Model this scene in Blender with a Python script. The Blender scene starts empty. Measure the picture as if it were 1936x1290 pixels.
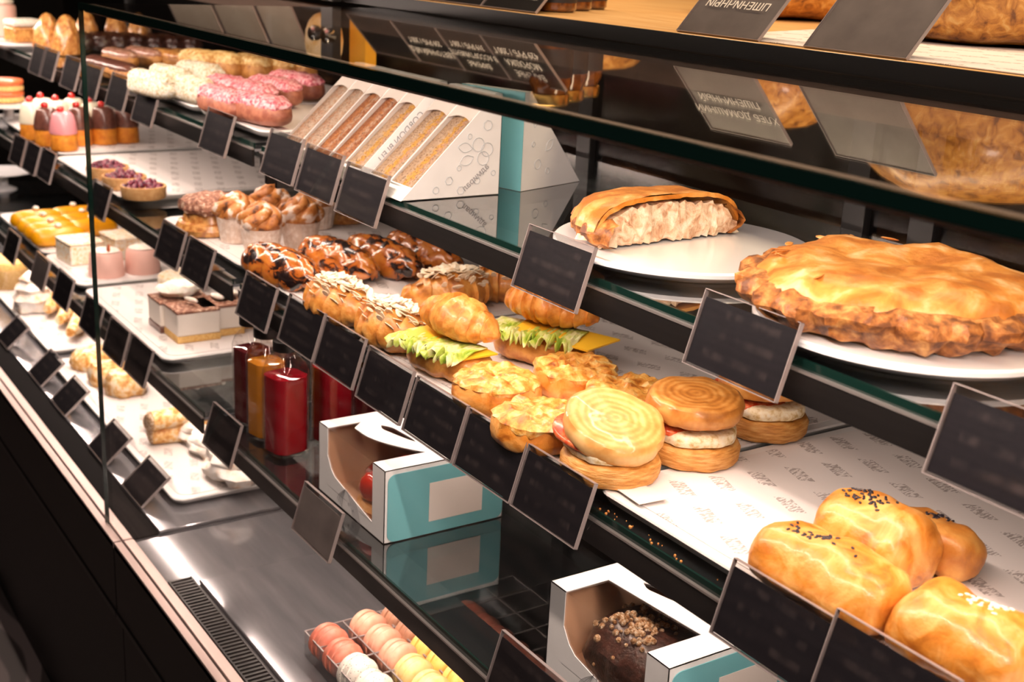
import bpy, math, random
from mathutils import Vector, Matrix, noise
rnd = random.Random(7)
S = bpy.context.scene
COL = S.collection
PI = math.pi
R = math.radians

# ---------------------------------------------------------------- camera (solved from the photograph's vanishing points)
H0 = 1.40
FPX = 2394.0
CAMR = (Matrix.Rotation(R(56.023), 3, 'Z') @ Matrix.Rotation(R(72.6375), 3, 'X') @ Matrix.Rotation(R(2.8797), 3, 'Z'))
cd = bpy.data.cameras.new('camera'); cam = bpy.data.objects.new('camera', cd); COL.objects.link(cam)
cam.matrix_world = Matrix.Translation((0, 0, H0)) @ CAMR.to_4x4()
cd.sensor_width = 36; cd.lens = FPX / 1936 * 36; cd.clip_start = .02; cd.clip_end = 60
cd.dof.use_dof = True; cd.dof.focus_distance = 1.22; cd.dof.aperture_fstop = 9.0
S.camera = cam
def ray(px, py): return CAMR @ Vector(((px - 968) / FPX, -(py - 645) / FPX, -1))
def at(px, py, z):
    d = ray(px, py); t = (z - H0) / d.z; return Vector((d.x * t, d.y * t, z))
def aty(px, py, y):
    d = ray(px, py); t = y / d.y; return Vector((d.x * t, y, H0 + d.z * t))
# heights (m above the floor): three glass shelves, the deck, the counter glass, the wooden shelf
ZA, ZB, ZC, ZD, ZT, ZW = 1.117, .923, .726, .530, 1.298, 1.3154
YA, YB, YC, YF, YW = .680, .645, .597, .480, .940
YBACK = 1.076

# ---------------------------------------------------------------- materials
def nt(name):
    m = bpy.data.materials.new(name); m.use_nodes = True
    t = m.node_tree; return m, t, t.nodes['Principled BSDF'], t.nodes['Material Output']
def coords(t, stretch=(1, 1, 1), rand=True, rot=(0, 0, 0)):
    tc = t.nodes.new('ShaderNodeTexCoord'); mp = t.nodes.new('ShaderNodeMapping')
    mp.inputs['Scale'].default_value = stretch; mp.inputs['Rotation'].default_value = rot
    t.links.new(tc.outputs['Object'], mp.inputs['Vector'])
    if rand:
        oi = t.nodes.new('ShaderNodeObjectInfo'); mu = t.nodes.new('ShaderNodeMath'); mu.operation = 'MULTIPLY'
        mu.inputs[1].default_value = 37.0; t.links.new(oi.outputs['Random'], mu.inputs[0])
        t.links.new(mu.outputs[0], mp.inputs['Location'])
    return mp.outputs['Vector']
def noi(t, v, scale, detail=4, dist=0.0, rough=.55):
    n = t.nodes.new('ShaderNodeTexNoise'); n.inputs['Scale'].default_value = scale; n.inputs['Detail'].default_value = detail
    n.inputs['Distortion'].default_value = dist; n.inputs['Roughness'].default_value = rough
    t.links.new(v, n.inputs['Vector']); return n.outputs['Fac']
def ramp(t, fac, cols, interp='LINEAR'):
    r = t.nodes.new('ShaderNodeValToRGB'); r.color_ramp.interpolation = interp; e = r.color_ramp.elements
    while len(e) > 1: e.remove(e[-1])
    e[0].position = cols[0][0]; e[0].color = (*cols[0][1], 1)
    for p, c in cols[1:]:
        x = e.new(p); x.color = (*c, 1)
    t.links.new(fac, r.inputs['Fac']); return r.outputs['Color']
def bump(t, bs, fac, strength, dist=.002):
    b = t.nodes.new('ShaderNodeBump'); b.inputs['Strength'].default_value = strength; b.inputs['Distance'].default_value = dist
    t.links.new(fac, b.inputs['Height']); t.links.new(b.outputs['Normal'], bs.inputs['Normal'])
def mathn(t, op, a, b=None):
    n = t.nodes.new('ShaderNodeMath'); n.operation = op
    for i, x in enumerate((a, b)):
        if x is None: continue
        if isinstance(x, (int, float)): n.inputs[i].default_value = x
        else: t.links.new(x, n.inputs[i])
    return n.outputs[0]
TS = 2.6
def pm(name, cols, scale=20, rough=.5, b=0, bscale=60, coat=0, metal=0, sss=0, stretch=(1, 1, 1), detail=4, dist=0, interp='LINEAR', spec=.5, bdist=.002):
    m, t, bs, o = nt(name)
    if len(cols) == 1: bs.inputs['Base Color'].default_value = (*cols[0][1], 1)
    v = coords(t, stretch); scale *= TS; bscale *= TS
    if len(cols) > 1: t.links.new(ramp(t, noi(t, v, scale, detail, dist), cols, interp), bs.inputs['Base Color'])
    bs.inputs['Roughness'].default_value = rough; bs.inputs['Metallic'].default_value = metal
    bs.inputs['Coat Weight'].default_value = coat; bs.inputs['Coat Roughness'].default_value = .15
    bs.inputs['Specular IOR Level'].default_value = spec
    if sss:
        bs.inputs['Subsurface Weight'].default_value = sss; bs.inputs['Subsurface Radius'].default_value = (.006, .003, .0015)
        bs.inputs['Subsurface Scale'].default_value = 1
    if b: bump(t, bs, noi(t, v, bscale, 5), b, bdist)
    return m
def solid(name, c, rough=.5, metal=0, coat=0, spec=.5): return pm(name, [(0, c)], rough=rough, metal=metal, coat=coat, spec=spec)
def glass(name, tint, k=1.0, add=0.0, ior=1.5, rough=0.0):
    """thin sheet glass: transparent seen straight on, mirror-like at a grazing angle"""
    m = bpy.data.materials.new(name); m.use_nodes = True; t = m.node_tree; t.nodes.clear()
    o = t.nodes.new('ShaderNodeOutputMaterial'); tr = t.nodes.new('ShaderNodeBsdfTransparent'); tr.inputs[0].default_value = (*tint, 1)
    g = t.nodes.new('ShaderNodeBsdfGlossy'); g.inputs['Roughness'].default_value = rough; g.inputs[0].default_value = (1, 1, 1, 1)
    f = t.nodes.new('ShaderNodeFresnel'); ge = t.nodes.new('ShaderNodeNewGeometry')   # same reflectance entering and leaving the sheet
    t.links.new(mathn(t, 'ADD', mathn(t, 'MULTIPLY', ge.outputs['Backfacing'], 1 / ior - ior), ior), f.inputs[0])
    fac = mathn(t, 'ADD', mathn(t, 'MULTIPLY', f.outputs[0], k), add)
    mx = t.nodes.new('ShaderNodeMixShader'); t.links.new(fac, mx.inputs[0]); t.links.new(tr.outputs[0], mx.inputs[1]); t.links.new(g.outputs[0], mx.inputs[2])
    t.links.new(mx.outputs[0], o.inputs[0]); return m
def liquid(name, c, rough=.03):
    m, t, bs, o = nt(name); bs.inputs['Base Color'].default_value = (*c, 1); bs.inputs['Roughness'].default_value = rough
    bs.inputs['Transmission Weight'].default_value = .25; bs.inputs['Coat Weight'].default_value = 1; return m

GOLD = (.60, .22, .035); LITE = (.76, .37, .09); BRN = (.40, .14, .03); DEEP = (.20, .06, .015); PALE = (.90, .70, .42)
M = {}
M['black'] = solid('black_lacquer', (.004, .0035, .0035), .4, spec=.25)
M['blackmetal'] = solid('black_metal', (.006, .005, .005), .42)
M['matteblack'] = solid('matt_black', (.006, .005, .005), .9, spec=.08)
M['lip'] = solid('brushed_lip', (.55, .50, .48), .35, .8)
M['rail'] = solid('satin_aluminium', (.62, .48, .44), .45, .75)
M['steel'] = pm('stainless_steel', [(.3, (.22, .215, .23)), (.7, (.29, .28, .295))], scale=3, rough=.13, metal=.6, stretch=(1, 8, 1))
M['greyband'] = solid('grey_lacquered_channel', (.20, .20, .22), .4)
M['edge'] = solid('green_glass_edge', (.004, .018, .014), .12)
M['pane'] = glass('front_pane_glass', (.985, .985, .98), .45)
M['top'] = glass('counter_glass', (.95, .96, .95), .85)
M['shelfg'] = glass('smoked_shelf_glass', (.55, .58, .58), 1.0, .16)
M['backg'] = glass('back_door_glass', (.40, .36, .34), .8, .02, rough=.12)
M['acryl'] = glass('clear_acrylic', (.95, .95, .95), .9, .02)
M['acryledge'] = solid('acrylic_edge', (.30, .25, .24), .2)
M['film'] = glass('clear_film', (.94, .90, .87), 1.0, .06, rough=.09)
M['white'] = solid('white_melamine', (.82, .79, .77), .3)
M['plate'] = solid('white_porcelain', (.86, .85, .86), .18, coat=.4)
M['carton'] = pm('white_carton', [(.45, (.83, .81, .80)), (.62, (.79, .77, .76))], scale=9, rough=.55)
M['teal'] = solid('turquoise_carton', (.17, .46, .50), .5)
M['kraft'] = solid('kraft_carton_inside', (.78, .48, .30), .7)
M['wood'] = pm('oak_board', [(.3, (.62, .33, .11)), (.5, (.72, .42, .16)), (.7, (.80, .52, .24))], scale=2, rough=.4, stretch=(1.2, 14, 14), dist=1.0)
M['paperplain'] = solid('greaseproof_paper', (.80, .72, .66), .7)
M['chrome'] = solid('chrome', (.8, .78, .76), .08, 1)
M['chalk'] = solid('chalk_lettering', (.88, .80, .70), .7)
M['greyprint'] = solid('grey_print', (.30, .29, .30), .7)
M['lineprint'] = solid('pale_line_print', (.52, .55, .57), .7)
M['walld'] = pm('dark_plaster', [(.4, (.020, .014, .011)), (.6, (.034, .024, .018))], scale=2, rough=.8)
M['brownwall'] = pm('brown_panel', [(.4, (.09, .045, .02)), (.6, (.12, .06, .03))], scale=3, rough=.6, stretch=(1, 1, 8))
M['croiss'] = pm('croissant_crust', [(.30, BRN), (.45, GOLD), (.62, LITE)], scale=26, rough=.38, b=.35, bscale=130, coat=.25, stretch=(1, 1, 1))
M['bun'] = pm('golden_crust', [(.28, BRN), (.45, GOLD), (.66, LITE)], scale=16, rough=.42, b=.3, bscale=120, coat=.2)
M['puff'] = pm('pale_puff_crust', [(.30, (.44, .12, .012)), (.45, (.68, .24, .03)), (.66, (.84, .42, .12))], scale=15, rough=.4, b=.7, bscale=38, coat=.25, dist=.9)
M['pie'] = pm('pie_crust', [(.27, BRN), (.40, (.50, .16, .022)), (.54, (.72, .30, .06)), (.70, (.90, .59, .29))], scale=12, rough=.42, b=.6, bscale=45, coat=.15, dist=.5)
M['pierim'] = pm('browned_pie_rim', [(.38, (.14, .04, .008)), (.53, (.40, .14, .03)), (.70, (.72, .36, .11))], scale=34, rough=.5, b=.6, bscale=90)
M['filling'] = pm('shredded_filling', [(.30, (.36, .15, .07)), (.42, (.70, .42, .25)), (.56, (.86, .66, .46)), (.7, (.92, .80, .64))], scale=32, rough=.6, b=1.0, bscale=60, dist=.8, sss=.15)
M['cheesetop'] = pm('baked_cheese_topping', [(.27, (.26, .07, .01)), (.40, (.62, .22, .03)), (.53, (.80, .40, .08)), (.68, (.88, .60, .24))], scale=34, rough=.35, b=.7, bscale=90, coat=.3, dist=.4)
M['braid'] = pm('glazed_braid', [(.40, (.012, .006, .006)), (.445, (.10, .03, .012)), (.47, (.40, .10, .014)), (.62, (.56, .19, .03))], scale=20, rough=.22, b=.35, bscale=60, coat=.8, stretch=(.55, 1, 1), dist=.8)
M['sugar'] = pm('sugared_dough', [(.34, (.08, .025, .008)), (.40, (.40, .13, .025)), (.52, (.56, .23, .06)), (.58, (.80, .66, .56))], scale=16, rough=.5, b=.4, bscale=90)
M['almond'] = pm('almond_flakes', [(.4, (.86, .68, .46)), (.6, (.92, .82, .66))], scale=90, rough=.6)
M['papercup'] = pm('baking_cup', [(.45, (.68, .52, .42)), (.6, (.80, .68, .60))], scale=50, rough=.6)
M['lettuce'] = pm('lettuce', [(.32, (.26, .42, .03)), (.46, (.58, .68, .12)), (.60, (.88, .86, .46))], scale=22, rough=.35, b=.4, sss=.1)
M['cheese'] = solid('yellow_cheese', (.90, .52, .03), .35)
M['ham'] = solid('pink_ham', (.78, .36, .24), .4)
M['tomato'] = pm('tomato_slice', [(.4, (.60, .06, .02)), (.6, (.80, .20, .07))], scale=60, rough=.25, coat=.4)
M['egg'] = pm('egg_patty', [(.34, (.62, .42, .16)), (.5, (.88, .74, .48)), (.66, (.93, .86, .68))], scale=60, rough=.5, b=.5)
M['seed'] = solid('dark_seed', (.02, .014, .02), .4)
M['wseed'] = solid('pale_seed', (.90, .80, .62), .4)
M['darkchoc'] = pm('dark_chocolate', [(.4, (.030, .010, .006)), (.65, (.085, .03, .02))], scale=60, rough=.3, b=.5, bscale=120, coat=.4)
M['milkchoc'] = pm('chocolate_glaze', [(.4, (.10, .035, .025)), (.65, (.17, .065, .045))], scale=40, rough=.3, coat=.4)
M['mocha'] = pm('mocha_glaze', [(.4, (.36, .17, .12)), (.6, (.52, .28, .20))], scale=40, rough=.25, coat=.7, b=.2)
M['caramel'] = pm('caramel_glaze', [(.36, (.42, .14, .03)), (.6, (.78, .40, .12))], scale=40, rough=.3, coat=.6, b=.3)
M['custard'] = pm('sugared_choux', [(.36, (.50, .24, .06)), (.55, (.80, .55, .22)), (.66, (.88, .72, .42))], scale=45, rough=.5, b=.4)
M['cream'] = pm('whipped_cream', [(.4, (.84, .76, .64)), (.6, (.92, .88, .80))], scale=50, rough=.5, b=.5, bscale=90, sss=.1)
M['shred'] = pm('coconut_cream', [(.38, (.70, .52, .28)), (.5, (.88, .80, .62)), (.62, (.94, .90, .82))], scale=90, rough=.6, b=1.0, bscale=120, bdist=.004)
M['pinkglaze'] = pm('pink_crumb_glaze', [(.34, (.42, .04, .08)), (.46, (.72, .20, .24)), (.60, (.90, .50, .52))], scale=75, rough=.4, b=.8, bscale=110)
M['choux'] = pm('choux_pastry', [(.4, (.36, .14, .03)), (.6, (.56, .26, .07))], scale=30, rough=.5, b=.3)
M['sponge'] = pm('orange_sponge', [(.36, (.62, .18, .012)), (.6, (.84, .32, .03))], scale=30, rough=.55, b=.3)
M['whitecap'] = solid('white_glaze', (.86, .80, .62), .3, coat=.4)
M['pinkcap'] = solid('pink_glaze', (.72, .28, .30), .3, coat=.4)
M['cherry'] = solid('red_cherry', (.62, .02, .015), .15, coat=.8)
M['berry'] = pm('dark_berries', [(.38, (.04, .01, .03)), (.50, (.16, .02, .05)), (.60, (.36, .06, .10)), (.72, (.60, .34, .38))], scale=90, rough=.25, coat=.4)
M['tartshell'] = pm('tart_shell', [(.4, (.66, .34, .12)), (.6, (.78, .46, .20))], scale=50, rough=.6)
M['yellowglaze'] = pm('mango_glaze', [(.4, (.80, .33, .0)), (.6, (.85, .40, .006))], scale=12, rough=.35, coat=.25)
M['almondcake'] = pm('almond_cake', [(.36, (.82, .50, .20)), (.48, (.90, .78, .58)), (.6, (.94, .88, .78))], scale=60, rough=.6, b=.7)
M['pinkmousse'] = solid('pink_mousse', (.86, .52, .44), .5)
M['strawb'] = solid('strawberry', (.75, .16, .05), .3, coat=.4)
M['mousse'] = solid('vanilla_mousse', (.88, .80, .72), .5)
M['biscuit'] = pm('biscuit_base', [(.4, (.68, .38, .10)), (.6, (.82, .54, .20))], scale=80, rough=.7, b=.5)
M['cocoa'] = pm('cocoa_powder', [(.36, (.14, .05, .03)), (.55, (.34, .15, .09)), (.68, (.74, .56, .42))], scale=60, rough=.8, b=.4)
M['meringue'] = pm('meringue', [(.30, (.72, .44, .26)), (.44, (.90, .80, .70)), (.60, (.94, .90, .86))], scale=18, rough=.6, b=.5, bscale=60)
M['sugarbun'] = pm('sugared_bun', [(.34, (.52, .20, .035)), (.48, (.82, .48, .16)), (.60, (.92, .76, .54))], scale=34, rough=.5, b=.5)
M['nut'] = pm('chopped_nuts', [(.38, (.40, .18, .06)), (.52, (.76, .50, .28)), (.64, (.92, .80, .64))], scale=120, rough=.6, b=1.0, bscale=160, bdist=.004)
M['coral'] = pm('coral_macaron', [(.4, (.72, .20, .13)), (.6, (.80, .27, .18))], scale=40, rough=.45)
M['salmon'] = pm('salmon_macaron', [(.4, (.86, .40, .27)), (.6, (.90, .47, .33))], scale=40, rough=.45)
M['yellowmac'] = pm('yellow_macaron', [(.4, (.90, .60, .22)), (.6, (.93, .68, .32))], scale=40, rough=.45)
M['goldmac'] = pm('golden_macaron', [(.4, (.86, .46, .10)), (.6, (.90, .54, .15))], scale=40, rough=.45)
M['brownmac'] = pm('brown_macaron', [(.4, (.36, .17, .10)), (.6, (.44, .22, .13))], scale=40, rough=.45)
M['gelred'] = liquid('red_glaze', (.70, .03, .008))
M['redjuice'] = liquid('red_juice', (.34, .004, .014))
M['darkjuice'] = liquid('dark_red_juice', (.12, .005, .010))
M['orangejuice'] = liquid('orange_juice', (.72, .26, .02))
M['bottle'] = glass('bottle_glass', (.97, .96, .95), .9, .02)
M['rye'] = pm('loaf_crust', [(.30, (.16, .05, .008)), (.44, (.44, .17, .025)), (.58, (.62, .28, .05)), (.72, (.74, .44, .14))], scale=28, rough=.35, b=.7, bscale=70, coat=.3, dist=.8)
M['jarjam'] = pm('amber_jam', [(.4, (.10, .03, .008)), (.6, (.24, .08, .015))], scale=30, rough=.1, coat=1)
M['jarlabel'] = solid('black_paper_label', (.018, .016, .022), .5)
M['gold'] = solid('brass_lid', (.62, .38, .10), .25, .9)
M['wrap'] = pm('yellow_wrapping_paper', [(.4, (.72, .44, .14)), (.6, (.82, .62, .36))], scale=14, rough=.5, b=.5, bscale=20, bdist=.01)
M['yellowpk'] = solid('yellow_carton', (.80, .42, .03), .5)
M['beigecard'] = pm('beige_card', [(.35, (.66, .54, .42)), (.65, (.78, .66, .52))], scale=6, rough=.45)
M['glaregrey'] = pm('glare_grey_card', [(.35, (.20, .165, .155)), (.65, (.27, .225, .21))], scale=10, rough=.3, coat=.6)  # grey of light reflected off the cards, put into their base colour
def laminated(name, cols, rscale=55):
    m, t, bs, o = nt(name); v = coords(t, rand=False)
    w = t.nodes.new('ShaderNodeTexWave'); w.wave_type = 'RINGS'; w.rings_direction = 'Z'
    w.inputs['Scale'].default_value = rscale; w.inputs['Distortion'].default_value = 2.2; w.inputs['Detail'].default_value = 2; w.inputs['Detail Scale'].default_value = 1.5
    t.links.new(v, w.inputs['Vector'])
    n = noi(t, v, 60, 4); f = mathn(t, 'ADD', mathn(t, 'MULTIPLY', w.outputs['Fac'], .16), mathn(t, 'MULTIPLY', n, .80))
    t.links.new(ramp(t, f, cols), bs.inputs['Base Color']); bs.inputs['Roughness'].default_value = .4; bs.inputs['Coat Weight'].default_value = .25
    bump(t, bs, w.outputs['Fac'], .22, .001); return m
M['lam'] = laminated('laminated_pale', [(.30, (.60, .26, .06)), (.48, (.72, .36, .10)), (.66, (.82, .49, .19))], 42)
M['lam2'] = laminated('laminated_brown', [(.30, (.38, .13, .02)), (.48, (.56, .22, .04)), (.66, (.70, .34, .09))], 42)
M['lamside'] = pm('laminated_side', [(.32, (.46, .18, .03)), (.48, (.66, .29, .06)), (.66, (.80, .45, .15))], scale=24, rough=.45, b=.7, bscale=50, stretch=(1, 1, 7))
def printed(name, base, ang, fx=16.0, fy=26.0, dark=(.34, .29, .27)):
    """greaseproof paper with rows of small faded grey stamps"""
    m, t, bs, o = nt(name); v = coords(t, (fx, fy, 1), rand=False, rot=(0, 0, ang))
    sx = t.nodes.new('ShaderNodeSeparateXYZ'); t.links.new(v, sx.inputs[0])
    row = mathn(t, 'FLOOR', sx.outputs['Y']); u = mathn(t, 'FRACT', mathn(t, 'ADD', sx.outputs['X'], mathn(t, 'MULTIPLY', row, .37)))
    w = mathn(t, 'FRACT', sx.outputs['Y'])
    mask = mathn(t, 'MULTIPLY', mathn(t, 'LESS_THAN', mathn(t, 'ABSOLUTE', mathn(t, 'SUBTRACT', u, .5)), .27), mathn(t, 'LESS_THAN', mathn(t, 'ABSOLUTE', mathn(t, 'SUBTRACT', w, .5)), .17))
    v2 = coords(t, (520, 120, 1), rand=False, rot=(0, 0, ang))
    st = mathn(t, 'GREATER_THAN', noi(t, v2, 1.0, 2), .5)
    mk = mathn(t, 'MULTIPLY', mathn(t, 'MULTIPLY', mask, st), .85)
    mx = t.nodes.new('ShaderNodeMix'); mx.data_type = 'RGBA'; mx.inputs[6].default_value = (*base, 1); mx.inputs[7].default_value = (*dark, 1)
    t.links.new(mk, mx.inputs[0]); t.links.new(mx.outputs[2], bs.inputs['Base Color']); bs.inputs['Roughness'].default_value = .65
    bump(t, bs, noi(t, coords(t, (1, 1, 1)), 9, 3), .25, .006); return m
M['paper'] = printed('printed_paper', (.80, .74, .71), R(28))
M['paper2'] = printed('printed_paper_askew', (.80, .74, .71), R(-35))
def cardmat(name, base, smear):
    """black card with rows of soft unreadable grey writing"""
    m, t, bs, o = nt(name); tc = t.nodes.new('ShaderNodeTexCoord'); sx = t.nodes.new('ShaderNodeSeparateXYZ'); t.links.new(tc.outputs['Object'], sx.inputs[0])
    row = mathn(t, 'SINE', mathn(t, 'MULTIPLY', mathn(t, 'ADD', sx.outputs['Z'], .004), 2 * PI / .017))
    row = mathn(t, 'MAXIMUM', row, 0.0); inx = mathn(t, 'LESS_THAN', mathn(t, 'ABSOLUTE', sx.outputs['X']), .036)
    inz = mathn(t, 'LESS_THAN', mathn(t, 'ABSOLUTE', sx.outputs['Z']), .021)
    n = noi(t, coords(t, (1, 1, .35)), 70, 3); n = mathn(t, 'MAXIMUM', mathn(t, 'MULTIPLY', mathn(t, 'SUBTRACT', n, .42), 3.0), 0.0)
    f = mathn(t, 'MULTIPLY', mathn(t, 'MULTIPLY', row, inx), mathn(t, 'MULTIPLY', n, inz))
    mx = t.nodes.new('ShaderNodeMix'); mx.data_type = 'RGBA'; mx.inputs[6].default_value = (*base, 1); mx.inputs[7].default_value = (*smear, 1)
    t.links.new(f, mx.inputs[0]); t.links.new(mx.outputs[2], bs.inputs['Base Color']); bs.inputs['Roughness'].default_value = .6; bs.inputs['Specular IOR Level'].default_value = .2; return m
M['card'] = cardmat('black_card', (.010, .008, .011), (.05, .038, .038))
def speckled():
    m, t, bs, o = nt('speckled_macaron'); vo = t.nodes.new('ShaderNodeTexVoronoi'); vo.inputs['Scale'].default_value = 330
    t.links.new(coords(t), vo.inputs['Vector']); t.links.new(ramp(t, vo.outputs['Distance'], [(.16, (.08, .04, .02)), (.22, (.86, .79, .70))]), bs.inputs['Base Color']); return m
M['speckmac'] = speckled()
def tiles():
    m, t, bs, o = nt('patterned_floor_tile'); v = coords(t, (3.2, 3.2, 1), rand=False)
    w = t.nodes.new('ShaderNodeTexWave'); w.wave_type = 'RINGS'; w.inputs['Scale'].default_value = 1.2; w.inputs['Distortion'].default_value = 5; w.inputs['Detail'].default_value = 1
    t.links.new(v, w.inputs['Vector']); t.links.new(ramp(t, w.outputs['Fac'], [(.4, (.05, .038, .036)), (.6, (.15, .115, .11))]), bs.inputs['Base Color']); bs.inputs['Roughness'].default_value = .5; return m
M['tile'] = tiles()

# ---------------------------------------------------------------- mesh helpers
class MB:
    def __init__(s): s.v = []; s.f = []; s.m = []
    def add(s, vs, fs, mi=0):
        o = len(s.v); s.v += [tuple(x) for x in vs]; s.f += [tuple(i + o for i in f) for f in fs]; s.m += [mi] * len(fs); return s
    def box(s, x0, x1, y0, y1, z0, z1, mi=0, T=None):
        vs = [Vector((x, y, z)) for z in (z0, z1) for y in (y0, y1) for x in (x0, x1)]
        if T: vs = [T @ v for v in vs]
        return s.add(vs, [(0, 2, 3, 1), (4, 5, 7, 6), (0, 1, 5, 4), (1, 3, 7, 5), (3, 2, 6, 7), (2, 0, 4, 6)], mi)
    def loft(s, rings, cap=True, mi=0, closed=True):
        n = len(rings[0]); vs = [p for r in rings for p in r]; fs = []
        for i in range(len(rings) - 1):
            for j in range(n if closed else n - 1):
                k = (j + 1) % n; fs.append((i * n + j, i * n + k, (i + 1) * n + k, (i + 1) * n + j))
        if cap:
            fs.append(tuple(reversed(range(n)))); fs.append(tuple(range((len(rings) - 1) * n, len(rings) * n)))
        return s.add(vs, fs, mi)
    def lathe(s, prof, n=32, fn=None, cap=True, mi=0, c=(0, 0, 0)):
        rings = []
        for r, z in prof:
            ring = []
            for j in range(n):
                a = 2 * PI * j / n; q = r * (fn(a, z) if fn else 1)
                ring.append(Vector((c[0] + q * math.cos(a), c[1] + q * math.sin(a), c[2] + z)))
            rings.append(ring)
        return s.loft(rings, cap, mi)
    def sweep(s, path, rx, rz, n=18, flat=1.0, e=1.0, mi=0, up=Vector((0, 0, 1))):
        rings = []
        for i, p in enumerate(path):
            t = (path[min(i + 1, len(path) - 1)] - path[max(i - 1, 0)]).normalized(); sd = t.cross(up)
            sd = sd.normalized() if sd.length > 1e-5 else Vector((1, 0, 0)); u = sd.cross(t).normalized(); ring = []
            for j in range(n):
                a = 2 * PI * j / n; c, q = math.cos(a), math.sin(a)
                x = math.copysign(abs(c) ** e, c) * rx[i]; z = math.copysign(abs(q) ** e, q) * rz[i] * (flat if q < 0 else 1)
                ring.append(p + sd * x + u * z)
            rings.append(ring)
        return s.loft(rings, True, mi)
    def ball(s, c, r, n=10, mi=0, sq=(1, 1, 1)):
        prof = [(max(r * math.sin(PI * i / 6), r * .04), -r * math.cos(PI * i / 6)) for i in range(7)]
        o = len(s.v); s.lathe(prof, n, mi=mi)
        for k in range(o, len(s.v)):
            v = s.v[k]; s.v[k] = (c[0] + v[0] * sq[0], c[1] + v[1] * sq[1], c[2] + v[2] * sq[2])
        return s
    def prism(s, poly, x0, x1, mi=0):
        """polygon in the YZ plane pushed along X"""
        n = len(poly); vs = [Vector((x0, y, z)) for y, z in poly] + [Vector((x1, y, z)) for y, z in poly]
        fs = [tuple(range(n)), tuple(reversed(range(n, 2 * n)))] + [(j, j + n, (j + 1) % n + n, (j + 1) % n) for j in range(n)]
        return s.add(vs, fs, mi)
    def build(s, name, mats, parent=None, loc=(0, 0, 0), rot=(0, 0, 0), smooth=True, bev=0, sub=0, amp=0, fr=40, seed=0):
        me = bpy.data.meshes.new(name); me.from_pydata(s.v, [], s.f)
        mats = mats if isinstance(mats, (list, tuple)) else [mats]
        for q in mats: me.materials.append(M[q] if isinstance(q, str) else q)
        for p, mi in zip(me.polygons, s.m): p.material_index = mi
        me.update()
        if amp:
            nn = [v.normal.copy() for v in me.vertices]; off = Vector((seed * 3.7, seed * 1.3, 0))
            for v, n in zip(me.vertices, nn):
                d = noise.noise(v.co * fr + off) + .5 * noise.noise(v.co * fr * 2.3 + off); c = v.co + n * amp * d
                if v.co.z > 1e-4: c.z = max(c.z, 0.0004)
                else: c.z = v.co.z
                v.co = c
            me.update()
        if smooth: me.shade_smooth() if hasattr(me, 'shade_smooth') else [setattr(p, 'use_smooth', True) for p in me.polygons]
        o = bpy.data.objects.new(name, me); COL.objects.link(o); o.location = loc; o.rotation_euler = rot
        if parent: o.parent = parent
        if bev:
            b = o.modifiers.new('bevel', 'BEVEL'); b.width = bev; b.segments = 2; b.limit_method = 'ANGLE'
        if sub:
            q = o.modifiers.new('subdivision', 'SUBSURF'); q.levels = sub; q.render_levels = sub
        if smooth and not sub:
            try:
                me.set_sharp_from_angle(angle=R(40))
            except Exception: pass
        return o
def tag(o, label, cat, group=None, kind=None):
    if kind: o['kind'] = kind
    if label: o['label'] = label
    if cat: o['category'] = cat
    if group: o['group'] = group
    return o
def thing(name, label, cat, loc, rz=0, group=None):
    o = bpy.data.objects.new(name, None); COL.objects.link(o); o.empty_display_size = .02
    o.location = loc; o.rotation_euler = (0, 0, rz); return tag(o, label, cat, group)
KIDS = {}
def copy_tree(o, parent=None):
    c = o.copy(); COL.objects.link(c)
    if parent: c.parent = parent
    for ch in o.children: copy_tree(ch, c)
    return c
def place(proto, loc, rz, label, group=None, sc=1.0):
    """first use takes the prototype itself, later uses copy it with its parts"""
    o = copy_tree(proto) if proto.get('used') else proto
    proto['used'] = 1
    o.location = loc; o.rotation_euler = (0, 0, rz); o.scale = (sc, sc, sc); o['label'] = label
    if group: o['group'] = group
    return o
def seg(a, b, z):
    p, q = at(*a, z), at(*b, z); d = q - p; return (p + q) / 2, math.atan2(d.y, d.x), d.length
def txt(name, body, size, parent, loc, rot, mat, mirror=True, space=1.0):
    c = bpy.data.curves.new(name, 'FONT'); c.body = body; c.size = size; c.align_x = 'CENTER'; c.align_y = 'CENTER'; c.space_line = space; c.extrude = .0001
    c.materials.append(M[mat]); o = bpy.data.objects.new(name, c); COL.objects.link(o); o.location = loc; o.rotation_euler = rot
    if mirror: o.scale = (-1, 1, 1)
    bpy.context.view_layer.update(); dg = bpy.context.evaluated_depsgraph_get(); me = bpy.data.meshes.new_from_object(o.evaluated_get(dg))
    q = bpy.data.objects.new(name + '_mesh', me); COL.objects.link(q); q.location = loc; q.rotation_euler = rot; q.scale = o.scale.copy()
    bpy.data.objects.remove(o); q.name = name; q.parent = parent; return q
def area(name, loc, size, power, color, rot=(0, 0, 0), spread=PI):
    l = bpy.data.lights.new(name, 'AREA'); l.shape = 'RECTANGLE'; l.size, l.size_y = size; l.energy = power; l.color = color; l.spread = spread
    o = bpy.data.objects.new(name, l); COL.objects.link(o); o.location = loc; o.rotation_euler = rot; return o
def rrect(x0, x1, y0, y1, r, n=6):
    pts = []
    for cx, cy, a0 in ((x1 - r, y1 - r, 0), (x0 + r, y1 - r, 90), (x0 + r, y0 + r, 180), (x1 - r, y0 + r, 270)):
        for k in range(n + 1):
            a = R(a0 + 90 * k / n); pts.append((cx + r * math.cos(a), cy + r * math.sin(a)))
    return pts

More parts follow.
